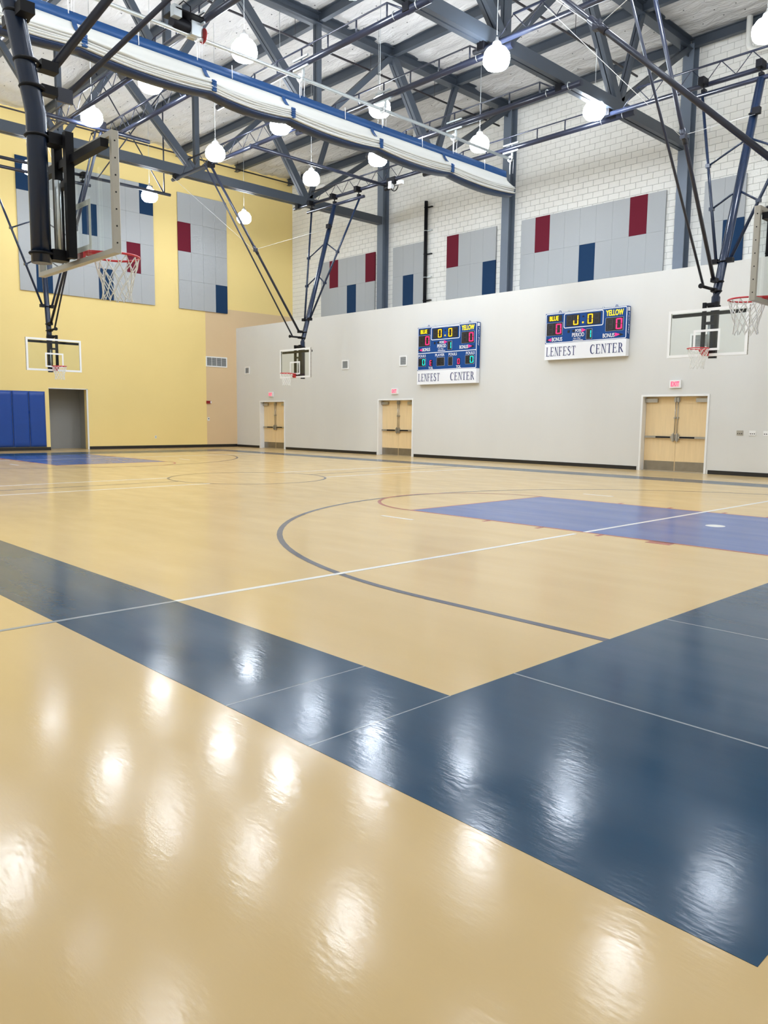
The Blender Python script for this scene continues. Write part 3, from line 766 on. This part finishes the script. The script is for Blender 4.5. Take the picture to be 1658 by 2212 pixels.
hoop('basketball_hoop', (24.78, -3.80, 0), math.pi, 'hoop with clear backboard hanging in front of the rightmost door', 2.1, 3.25, mast_r=0.095, link=4.4, stub=0.5)
hoop('basketball_hoop', (9.15, -3.45, 0), math.pi, 'middle hoop hanging before the light grey wall left of the scoreboards', 1.9, 3.45)
hoop('basketball_hoop', (5.75, -10.97, 0), -PIh, 'far left hoop with white framed board hanging before the yellow wall', 0.93, 4.15, bz0=4.5, half=1.85)
hoop('basketball_hoop', (24.80, -18.12, 0), 0.0, 'large near left hoop seen from behind its glass board', 1.35, 3.3, mast_r=0.092, bz0=4.72, link=4.5, stub=0.14)
hoop('basketball_hoop', (28.90, CY, 0), PIh, 'near right hoop cut by the right edge of the picture', 0.93, 5.5, bz0=4.30, dz=-0.05, half=1.85, by0=-0.2, link=0)

# winch of the middle hoop
wi = empty('hoist_winch', (12.1, -1.5, ZJ - 0.05)); tag(wi, 'small electric hoist winch clamped to the joist above the scoreboards', 'winch')
bm = B(); lathe(bm, [(0.09, -0.14), (0.09, 0.14)], n=14); bmesh.ops.rotate(bm, verts=bm.verts, matrix=Matrix.Rotation(PIh, 3, 'Y')); bmesh.ops.translate(bm, verts=bm.verts, vec=(-0.1, 0, -0.18)); obj('motor_body', bm, BLACK, wi)
bm = B(); ring_band(bm, (0.28, -0.05, -0.2), (0, 1, 0), 0.17, 0.018, 20)
for k in range(3): tube(bm, [(0.28 + 0.17 * math.cos(k * 2.1), -0.05, -0.2 + 0.17 * math.sin(k * 2.1)), (0.28, -0.05, -0.2)], 0.012, 6)
obj('drum', bm, BLACK, wi)
obj('gear_housing', b1((0.02, -0.12, -0.26), (0.16, 0.06, -0.02)), WHITE, wi); obj('limit_switch', b1((0.42, -0.1, -0.2), (0.66, 0.02, -0.08)), WHITE, wi); obj('winch_clamp', b1((-0.1, -0.08, -0.1), (0.3, 0.08, 0.12)), BLACK, wi)

# ------------------------------------------------------------------ sprinkler and drain pipes
for x, ya, yb, z, lab in ((13.32, NY, 3.0, 12.42, 'thin dark sprinkler pipe beside the middle truss'), (19.1, NY, 2.7, 12.42, 'thin dark sprinkler pipe beside the nearest truss'),
                          (0.75, NY, 3.3, 12.78, 'thin dark sprinkler pipe along the top of the yellow wall')):
    t = empty('sprinkler_pipe', (x, 0, z)); tag(t, lab, 'pipe', 'sprinkler pipes')
    obj('pipe', t1([(0, ya, 0), (0, yb, 0)], 0.032, 8), SPRINK, t)
    k = yb - 0.6
    while k > ya + 1:
        obj('hanger', t1([(0, k, 0), (0, k, ZC - 0.1 - z)], 0.009, 5), SPRINK, t); k -= 3.0
for x, lab in ((9.35, 'black downpipe on the block wall between two acoustic panels'), (23.3, 'black downpipe at the right edge of the block wall')):
    t = empty('downpipe', (x, BRY - 0.12, LEDGE)); tag(t, lab, 'downpipe', 'black downpipes')
    zt = 4.8 if x < 12 else 5.6
    obj('pipe', t1([(0, 0, 0), (0, 0, zt)], 0.075, 12), BLACK, t)
    for k in range(5):
        bm = B(); ring_band(bm, (0, 0, 0.75 + k * 0.95), (0, 0, 1), 0.078, 0.014, 14); box(bm, (0.05, 0.02, 0.73 + k * 0.95), (0.3, 0.11, 0.77 + k * 0.95)); obj('pipe_clamp', bm, GALV if k % 2 else BLACK, t)
for x, y, lab in ((22.5, 2.9, 'white drain pipe with elbow at the top right corner'), (9.3, 2.6, 'white drain pipe behind the webs of the middle truss'), (1.6, 2.6, 'white drain pipe with elbow beside the yellow wall top')):
    t = empty('roof_drain', (x, y, ZC - 0.1)); tag(t, lab, 'drain pipe', 'white roof drain pipes')
    obj('pipe', t1([(0, 0, 0), (0, 0, -0.75), (0.03, 0, -0.86), (0.12, 0.03, -0.94), (0.24, 0.05, -0.97)], 0.085, 14), PVC, t)
    obj('horizontal_run', t1([(0.24, 0.05, -0.97), (0.75 if x > 5 else 1.9, 0.1, -0.97)], 0.085, 14), PVC, t)

# ------------------------------------------------------------------ doors
def door(n, xa, xb, label):
    t = empty('door_%d' % n, (xa, 0, 0)); tag(t, label, kind='structure')
    wd = xb - xa; fw = 0.055
    bm = B()
    box(bm, (0, -0.02, 0), (fw, 0.28, DH)); box(bm, (wd - fw, -0.02, 0), (wd, 0.28, DH)); box(bm, (fw, -0.02, DH - fw), (wd - fw, 0.28, DH))
    obj('door_frame', bm, WHITE, t)
    obj('threshold', b1((fw, 0.10, 0), (wd - fw, 0.25, 0.012)), CHROME, t)
    obj('backing', b1((0, 0.28, 0), (wd, 0.30, DH)), BLACK, t)
    mid = wd / 2
    for s in (-1, 1):
        a, b = (fw + 0.004, mid - 0.003) if s < 0 else (mid + 0.003, wd - fw - 0.004)
        lf = obj('door_leaf', b1((a, 0.20, 0.012), (b, 0.245, DH - fw - 0.004)), WOOD, t)
        obj('kick_plate', b1((a + 0.01, 0.196, 0.02), (b - 0.01, 0.20, 0.29)), BRONZE, lf)
        e = mid + s * 0.06           # meeting stile
        h = a if s < 0 else b
        bm = B(); lo_, hi_ = min(e, h - s * 0.03), max(e, h - s * 0.03)
        box(bm, (lo_, 0.13, 0.955), (hi_, 0.17, 1.015))
        obj('push_bar', bm, CHROME, lf)
        q = e + s * 0.08; q2 = e + s * 0.52
        obj('push_pad', b1((min(q, q2), 0.122, 0.962), (max(q, q2), 0.131, 1.005)), BLACK, lf)
        bm = B(); box(bm, (e - 0.05, 0.11, 0.86), (e + 0.05, 0.20, 1.10)); bmesh.ops.bevel(bm, geom=bm.edges[:], offset=0.03, segments=2, affect='EDGES'); obj('latch_case', bm, CHROME, lf)
        bm = B(); tube(bm, [(e - s * 0.02, 0.17, 1.1), (e - s * 0.02, 0.17, 2.0)], 0.011, 8); box(bm, (e - s * 0.02 - 0.03, 0.15, 1.52), (e - s * 0.02 + 0.03, 0.20, 1.56)); obj('latch_rod', bm, CHROME, lf)
        bm = B(); box(bm, (e - s * 0.02 - 0.045, 0.14, 1.98), (e - s * 0.02 + 0.045, 0.20, 2.13)); bmesh.ops.bevel(bm, geom=bm.edges[:], offset=0.02, segments=2, affect='EDGES'); obj('top_latch', bm, CHROME, lf)
        bm = B(); c0 = h; c1 = h - s * 0.38
        box(bm, (min(c0, c1), 0.12, 1.98), (max(c0, c1), 0.20, 2.09)); obj('door_closer', bm, CHROME, lf)
for i, ((a, b), lab) in enumerate(zip(DOORS, ('pair of birch doors nearest the yellow wall', 'pair of birch doors left of the lower scoreboard', 'pair of birch doors at the right under the hoop')), 1):
    door(i, a, b, lab)

# ------------------------------------------------------------------ lettering
def text_mesh(name, s, w_, h_, m, parent, loc, italic=0.0, rot=(PIh, 0, 0), bold=0.0):
    c = bpy.data.curves.new(name, 'FONT'); c.body = s; c.extrude = 0.002; c.offset = bold; c.shear = italic
    tmp = bpy.data.objects.new('tmp', c); COL.objects.link(tmp)
    dg = bpy.context.evaluated_depsgraph_get(); dg.update()
    me = bpy.data.meshes.new_from_object(tmp.evaluated_get(dg)); bpy.data.objects.remove(tmp)
    xs = [v.co.x for v in me.vertices]; ys_ = [v.co.y for v in me.vertices]
    ax, ay = min(xs), min(ys_); sx = w_ / (max(xs) - ax); sy = h_ / (max(ys_) - ay)
    for v in me.vertices: v.co.x = (v.co.x - ax) * sx; v.co.y = (v.co.y - ay) * sy
    me.materials.clear(); me.materials.append(m); me.name = name
    o = link(name, me, parent, loc); o.rotation_euler = rot
    return o
# serif capitals drawn as strokes in a 1 x 1 cell
def serif(bm, ch, ox, oz, w_, h_, y):
    P = lambda u, v: (ox + u * w_, y, oz + v * h_)
    def q(*p): bm.faces.new([bm.verts.new(P(*a)) for a in p])
    def r(u0, v0, u1, v1): q((u0, v0), (u1, v0), (u1, v1), (u0, v1))
    def arc(cu, cv, ru, rv, a0, a1, w0, w1, n=14):
        pr = None
        for i in range(n + 1):
            f = i / n; a = math.radians(a0 + (a1 - a0) * f); wd = w0 + (w1 - w0) * math.sin(math.pi * f)
            p = [bm.verts.new(P(cu + (ru + k * wd) * math.cos(a), cv + (rv + k * wd * 0.55) * math.sin(a))) for k in (-0.5, 0.5)]
            if pr: bm.faces.new((pr[0], pr[1], p[1], p[0]))
            pr = p
    if ch in 'LEF':
        r(0.14, 0, 0.32, 1); r(0.02, 0.955, 0.44, 1)
        if ch in 'LE': r(0.02, 0, 0.88, 0.055); q((0.80, 0.05), (0.88, 0.05), (0.92, 0.24), (0.88, 0.24))
        else: r(0.02, 0, 0.46, 0.045)
        if ch in 'EF':
            r(0.3, 0.945, 0.84, 1); q((0.76, 0.95), (0.84, 0.95), (0.86, 0.79), (0.82, 0.79)); r(0.3, 0.50, 0.66, 0.555); r(0.62, 0.42, 0.67, 0.64)
    elif ch == 'N':
        r(0.13, 0, 0.20, 1); r(0.0, 0, 0.33, 0.04); r(0.0, 0.96, 0.28, 1); q((0.10, 1), (0.32, 1), (0.90, 0), (0.80, 0)); r(0.82, 0, 0.89, 1); r(0.70, 0.96, 1.0, 1)
    elif ch == 'T':
        r(0.41, 0, 0.60, 1); r(0.27, 0, 0.74, 0.045); r(0.04, 0.945, 0.97, 1); q((0.04, 0.95), (0.11, 0.95), (0.06, 0.77), (0.02, 0.77)); q((0.90, 0.95), (0.97, 0.95), (0.99, 0.77), (0.95, 0.77))
    elif ch == 'C':
        arc(0.52, 0.5, 0.41, 0.47, 48, 312, 0.06, 0.24, 26); r(0.79, 0.70, 0.84, 0.97)
    elif ch == 'S':
        arc(0.46, 0.745, 0.28, 0.225, 30, 250, 0.08, 0.19, 16); arc(0.46, 0.265, 0.30, 0.235, -150, 85, 0.08, 0.2, 16); q((0.26, 0.62), (0.40, 0.70), (0.66, 0.40), (0.50, 0.38)); r(0.68, 0.74, 0.73, 0.98); r(0.13, 0.02, 0.18, 0.28)
    elif ch == 'R':
        r(0.14, 0, 0.32, 1); r(0.02, 0, 0.46, 0.045); r(0.02, 0.955, 0.44, 1); arc(0.40, 0.735, 0.27, 0.235, -90, 90, 0.08, 0.2, 16); r(0.3, 0.945, 0.42, 0.995); r(0.3, 0.475, 0.42, 0.525); q((0.40, 0.49), (0.58, 0.52), (1.02, 0.0), (0.82, 0.0))
SEGS = {'a': (0.14, 0.90, 0.86, 1.0), 'd': (0.14, 0, 0.86, 0.10), 'g': (0.16, 0.45, 0.84, 0.55), 'f': (0, 0.53, 0.20, 0.97), 'b': (0.80, 0.53, 1.0, 0.97), 'e': (0, 0.03, 0.20, 0.47), 'c': (0.80, 0.03, 1.0, 0.47)}
DIG = {'0': 'abcdef', '1': 'bc', 'J': 'bcde', 'E': 'adefg', '8': 'abcdefg', '': ''}

def scoreboard(loc, W, full, clock, label):
    t = empty('scoreboard', loc); tag(t, label, 'scoreboard', 'wall scoreboards')
    HT, HL, HB = 0.94, (0.63 if full else 0.0), 0.50
    zt = HB + HL + HT; D = 0.17
    yf = -D
    obj('cabinet', b1((0, -D, HB), (W, 0, zt)), SCOREBLUE, t)
    bn = obj('banner', b1((0, -D - 0.005, 0), (W, 0, HB)), SIGNW, t)
    U = lambda u: u * W
    def zone(z_hi, h):
        return lambda v: z_hi - v * h
    def slab(name, u0, v0, u1, v1, Z, m, lay, par=None):
        y = yf - 0.003 * lay
        return obj(name, b1((U(u0), y - 0.003, Z(v1)), (U(u1), yf, Z(v0))), m, par or t)
    def border(name, u0, v0, u1, v1, Z, m, lw, lay, rad=0.05):
        x0_, x1_, z0_, z1_ = U(u0), U(u1), Z(v1), Z(v0); bm = B(); y = yf - 0.003 * lay; outer = []; inner = []
        for cx_, cz_, a0 in ((x1_ - rad, z1_ - rad, 0), (x0_ + rad, z1_ - rad, 90), (x0_ + rad, z0_ + rad, 180), (x1_ - rad, z0_ + rad, 270)):
            for k in range(5):
                a = math.radians(a0 + k * 22.5)
                outer.append((cx_ + rad * math.cos(a), cz_ + rad * math.sin(a))); inner.append((cx_ + (rad - lw) * math.cos(a), cz_ + (rad - lw) * math.sin(a)))
        vo = [bm.verts.new((p[0], y, p[1])) for p in outer]; vi = [bm.verts.new((p[0], y, p[1])) for p in inner]; n = len(vo)
        for k in range(n): bm.faces.new((vo[k], vo[(k + 1) % n], vi[(k + 1) % n], vi[k]))
        o = obj(name, bm, m, t); sm = o.modifiers.new('thick', 'SOLIDIFY'); sm.thickness = 0.003; return o
    def digit(par, u0, v0, u1, v1, Z, ch, m, lay=4):
        x0_, x1_, z0_, z1_ = U(u0), U(u1), Z(v1), Z(v0); y = yf - 0.003 * lay
        for key, (a, b, c, d) in SEGS.items():
            on = key in DIG[ch]
            o = obj('led_segment', b1((x0_ + a * (x1_ - x0_), y - 0.003, z0_ + b * (z1_ - z0_)), (x0_ + c * (x1_ - x0_), y, z0_ + d * (z1_ - z0_))), m if on else SEGOFF, par)
    def txt(s, u0, v0, u1, v1, Z, m=SIGNW, bold=0.012, italic=0.0, lay=3):
        return text_mesh('lettering', s, U(u1) - U(u0), Z(v0) - Z(v1), m, t, (U(u0), yf - 0.003 * lay, Z(v1)), italic, bold=bold)
    def arrow(u0, v0, u1, v1, Z, m, right=True):
        bm = B(); y = yf - 0.009; x0_, x1_ = (U(u0), U(u1)) if right else (U(u1), U(u0)); za, zb = Z(v1), Z(v0)
        f = bm.faces.new([bm.verts.new(p) for p in ((x0_, y, za), (x1_, y, (za + zb) / 2), (x0_, y, zb))])
        o = obj('arrow', bm, m, t); sm = o.modifiers.new('thick', 'SOLIDIFY'); sm.thickness = 0.003
    Z = zone(zt, HT)
    border('trim_border', 0.004, 0.012, 0.996, (HT + HL) / HT - 0.012, Z, SIGNW, 0.022, 1)
    s = slab('name_display', 0.03, 0.08, 0.21, 0.27, Z, SCOREBLK, 2); txt('BLUE', 0.055, 0.10, 0.17, 0.25, Z, YLED, 0.015, lay=4)
    txt('YELLOW', 0.755, 0.08, 0.957, 0.26, Z, YLED, 0.015, lay=4)
    for u, side in ((0.02, 'l'), (0.755, 'r')):
        bx_ = slab('score_display', u, 0.32, u + 0.20, 0.73, Z, SCOREBLK, 2); border('display_edge', u - 0.003, 0.315, u + 0.203, 0.735, Z, SIGNW, 0.006, 1, 0.012)
        digit(bx_, u + 0.02, 0.36, u + 0.09, 0.69, Z, '', REDL); digit(bx_, u + 0.12, 0.36, u + 0.19, 0.69, Z, '0', REDL)
    border('clock_frame', 0.238, 0.045, 0.725, 0.53, Z, SIGNW, 0.024, 2, 0.06)
    for u, chs in ((0.27, ('', clock)), (0.525, ('0', ''))):
        bx_ = slab('clock_display', u, 0.11, u + 0.165, 0.47, Z, SCOREBLK, 2)
        for k, ch in enumerate(chs): digit(bx_, u + 0.012 + k * 0.078, 0.135, u + 0.012 + k * 0.078 + 0.062, 0.445, Z, ch, AMBER)
    slab('colon_dot', 0.470, 0.36, 0.488, 0.41, Z, AMBER, 3); slab('colon_dot', 0.470, 0.17, 0.488, 0.22, Z, SCOREBLK, 3)
    slab('sensor_window', 0.29, 0.60, 0.315, 0.68, Z, SCOREBLK, 2)
    arrow(0.34, 0.58, 0.38, 0.68, Z, SCOREBLK, False); txt('POSS', 0.388, 0.585, 0.463, 0.675, Z, bold=0.02); arrow(0.468, 0.57, 0.515, 0.69, Z, REDL, True)
    txt('PERIOD', 0.35, 0.70, 0.50, 0.83, Z, bold=0.015); txt('Fair-Play', 0.365, 0.855, 0.46, 0.915, Z, italic=0.3, bold=0.0); slab('logo_rule', 0.36, 0.93, 0.485, 0.95, Z, SIGNW, 2)
    bx_ = slab('period_display', 0.525, 0.61, 0.592, 0.93, Z, SCOREBLK, 2); border('display_edge', 0.522, 0.605, 0.595, 0.935, Z, SIGNW, 0.006, 1, 0.012); digit(bx_, 0.535, 0.65, 0.585, 0.89, Z, '1', TEAL)
    arrow(0.012, 0.82, 0.05, 0.93, Z, SCOREBLK, False); arrow(0.038, 0.82, 0.082, 0.92, Z, REDL, False); txt('BONUS', 0.092, 0.80, 0.225, 0.93, Z, bold=0.015)
    txt('BONUS', 0.725, 0.80, 0.862, 0.93, Z, bold=0.015); arrow(0.868, 0.80, 0.925, 0.91, Z, REDL, True); arrow(0.918, 0.81, 0.965, 0.92, Z, SCOREBLK, True)
    if full:
        Zl = zone(HB + HL, HL)
        slab('divider_strip', 0.006, -0.02, 0.994, 0.02, Zl, SIGNW, 1)
        txt('FOULS', 0.022, 0.08, 0.15, 0.22, Zl); txt('PLAYER', 0.318, 0.08, 0.475, 0.23, Zl); txt('FOULS', 0.547, 0.08, 0.682, 0.23, Zl); txt('FOULS', 0.832, 0.08, 0.97, 0.23, Zl)
        for u0, v0, u1, v1, ds in ((0.022, 0.29, 0.147, 0.74, ('', '0')), (0.343, 0.30, 0.472, 0.76, ('', '')), (0.54, 0.30, 0.61, 0.77, ('',)), (0.822, 0.28, 0.96, 0.74, ('', '0'))):
            bx_ = slab('foul_display', u0, v0, u1, v1, Zl, SCOREBLK, 2); border('display_edge', u0 - 0.003, v0 - 0.01, u1 + 0.003, v1 + 0.01, Zl, SIGNW, 0.006, 1, 0.012); n = len(ds); w_ = (u1 - u0) / n
            for k, ch in enumerate(ds): digit(bx_, u0 + k * w_ + 0.008, v0 + 0.05, u0 + (k + 1) * w_ - 0.008, v1 - 0.05, Zl, ch, TEAL)
        for u0, ch in ((0.217, 'E'), (0.688, '0')):
            bx_ = slab('timeout_display', u0, 0.40, u0 + 0.05, 0.75, Zl, SCOREBLK, 2); digit(bx_, u0 + 0.007, 0.43, u0 + 0.043, 0.72, Zl, ch, REDL)
            txt('TOL', u0 - 0.015, 0.79, u0 + 0.065, 0.94, Zl)
    # banner words
    for word, u0, u1 in (('LENFEST', 0.02, 0.405), ('CENTER', 0.58, 0.975)):
        bm = B(); n = len(word); cw = (U(u1) - U(u0)) / n
        for k, ch in enumerate(word): serif(bm, ch, U(u0) + k * cw, HB * 0.22, cw * 0.92, HB * 0.56, -D - 0.009)
        o = obj('banner_word', bm, NAVYTXT, bn); sm = o.modifiers.new('thick', 'SOLIDIFY'); sm.thickness = 0.004
    # brand name on the end of the cabinet, hanging eyes on top
    text_mesh('end_lettering', 'Fair-Play', 0.62, 0.07, SIGNW, t, (W + 0.003, -D * 0.70, zt - 0.18), rot=(PIh, PIh, PIh), bold=0.0)
    obj('end_plate', b1((W, -D * 0.9, zt - 0.14), (W + 0.006, -D * 0.25, zt - 0.03)), SIGNW, t)
    for k, (u, m_) in enumerate(((0.17, SCOREBLUE), (0.28, GALV), (0.70, GALV), (0.86, SCOREBLUE))):
        bm = B(); ring_band(bm, (U(u), -0.10, zt + 0.03), (0, 1, 0), 0.035, 0.010, 12); obj('hanging_eye', bm, m_, t)
    return t
scoreboard((12.31, -0.02, 2.70), 2.82, True, '0', 'taller scoreboard with player foul row, showing 0.0')
scoreboard((17.93, -0.02, 3.34), 2.84, False, 'J', 'shorter scoreboard right of the taller one')

# ------------------------------------------------------------------ small wall fittings
def grille(name, loc, w_, h_, cells, label, axis='x'):
    rz = 0 if axis == 'x' else -PIh
    t = empty(name, loc, PIh if axis == 'y' else 0); tag(t, label, 'vent', 'wall vents')
    f = 0.05; bm = B()
    for a in ((0, 0, w_, f), (0, h_ - f, w_, h_), (0, f, f, h_ - f), (w_ - f, f, w_, h_ - f)): box(bm, (a[0], -0.025, a[1]), (a[2], 0, a[3]))
    for k in range(1, cells):
        u = f + (w_ - 2 * f) * k / cells; box(bm, (u - 0.008, -0.02, f), (u + 0.008, 0, h_ - f))
    obj('vent_frame', bm, WHITE, t)
    obj('vent_back', b1((f, -0.004, f), (w_ - f, 0, h_ - f)), DARKV, t)
    n = 9
    for k in range(n):
        z = f + (h_ - 2 * f) * (k + 0.5) / n
        bm = B(); bar(bm, (f, -0.010, z), (w_ - f, -0.010, z), 0.004, (h_ - 2 * f) / n * 0.9, Vector((0, 0.6, 0.8))); obj('louvre', bm, GRILLE, t)
    return t
grille('wall_vent', (0.74, 0, 3.46), 0.38, 0.36, 1, 'small square vent nearest the yellow wall')
grille('wall_vent', (7.82, 0, 3.43), 0.42, 0.38, 1, 'small square vent right of the middle hoop')
grille('wall_vent', (11.19, 0, 3.43), 0.40, 0.39, 1, 'small square vent left of the taller scoreboard')
grille('wall_vent', (22.62, 0, 3.44), 0.36, 0.42, 1, 'left of two vents seen through the right hoop backboard')
grille('wall_vent', (22.99, 0, 3.44), 0.36, 0.42, 1, 'right of two vents seen through the right hoop backboard')
g = grille('return_grille', (0, -1.69, 3.78), 1.15, 0.48, 4, 'wide return air grille on the tan wall area', 'y')
for x, lab in ((2.86, 'exit sign over the doors nearest the yellow wall'), (10.97, 'exit sign over the doors left of the taller scoreboard'), (22.27, 'exit sign over the rightmost doors')):
    t = empty('exit_sign', (x, 0, 2.38)); tag(t, lab, 'exit sign', 'lit exit signs')
    obj('housing', b1((-0.165, -0.06, 0), (0.165, 0, 0.22)), WHITE, t); obj('face', b1((-0.135, -0.064, 0.025), (0.135, -0.06, 0.195)), EXITW, t)
    text_mesh('exit_lettering', 'EXIT', 0.24, 0.13, EXITR, t, (-0.12, -0.066, 0.045), bold=0.015)
for x, m_, lab in ((24.13, CHROME, 'steel outlet plate nearest the rightmost doors'), (24.46, WHITE, 'white outlet plate with three sockets'), (24.82, WHITE, 'white outlet plate at the right edge')):
    t = empty('outlet_plate', (x, 0, 1.15)); tag(t, lab, 'outlet', 'outlets right of the doors')
    obj('plate', b1((-0.085, -0.012, -0.065), (0.085, 0, 0.065)), m_, t)
    for k in (-1, 0, 1): obj('socket', b1((k * 0.05 - 0.014, -0.014, -0.03), (k * 0.05 + 0.014, -0.012, -0.008)), BLACK, t)
t = empty('fire_alarm', (0, -1.58, 2.12)); tag(t, 'red fire alarm strobe on the tan wall area', 'fire alarm')
obj('housing', b1((0, -0.12, -0.065), (0.06, 0.12, 0.065)), REDBOX, t); obj('strobe_lens', b1((0.06, 0.06, -0.05), (0.085, 0.115, 0.05)), WHITE, t)
t = empty('thermostat', (0, -1.6, 1.33)); tag(t, 'white thermostat on the tan wall area below the fire alarm', 'thermostat')
obj('case', b1((0, -0.05, -0.08), (0.03, 0.05, 0.08)), WHITE, t); obj('display', b1((0.03, -0.025, -0.01), (0.033, 0.025, 0.04)), SEGOFF, t)
t = empty('outlet_plate', (0, -4.33, 0.5)); tag(t, 'ivory outlet plate low on the yellow wall', 'outlet')
obj('plate', b1((0, -0.045, -0.065), (0.01, 0.045, 0.065)), PVC, t); obj('socket', b1((0.01, -0.015, -0.04), (0.012, 0.015, 0.04)), GRILLE, t)
# wall pads
PW = 0.645
labs = ['blue vinyl wall pad nearest the open doorway', 'creased blue vinyl wall pad second from the doorway', 'blue vinyl wall pad third from the doorway, at the picture edge', 'blue vinyl wall pad fourth from the doorway']
for k in range(4):
    y1_ = -9.17 - k * PW; n = 14
    bm = B(); vs_ = []
    for j in range(25):
        row = []
        for i in range(n + 1):
            u = i / n; v = j / 24
            e = min(1, min(u, 1 - u) / 0.05) ** 0.5 * min(1, min(v, 1 - v) / 0.02) ** 0.5
            dpt = 0.012 + 0.038 * e
            if k == 1:
                c = 0.60 - 0.10 * math.sin(math.pi * min(1, max(0, u)))
                for cc in (0.0, 0.055): dpt -= 0.012 * math.exp(-((v - c - cc) / 0.012) ** 2)
                dpt += 0.014 * math.exp(-((v - c - 0.025) / 0.02) ** 2)
            row.append(bm.verts.new((dpt, y1_ - PW + 0.004 + u * (PW - 0.008), 0.14 + v * 2.24)))
        vs_.append(row)
    for j in range(24):
        for i in range(n):
            f = bm.faces.new((vs_[j][i], vs_[j][i + 1], vs_[j + 1][i + 1], vs_[j + 1][i])); f.smooth = True
    edge = vs_[0] + [r_[-1] for r_ in vs_[1:]] + list(reversed(vs_[-1][:-1])) + [r_[0] for r_ in reversed(vs_[1:-1])]
    back = [bm.verts.new((0, v_.co.y, v_.co.z)) for v_ in edge]
    for a in range(len(edge)): b_ = (a + 1) % len(edge); bm.faces.new((edge[a], back[a], back[b_], edge[b_]))
    tag(obj('wall_pad', bm, MATBLUE), labs[k], 'wall pad', 'blue wall pads')
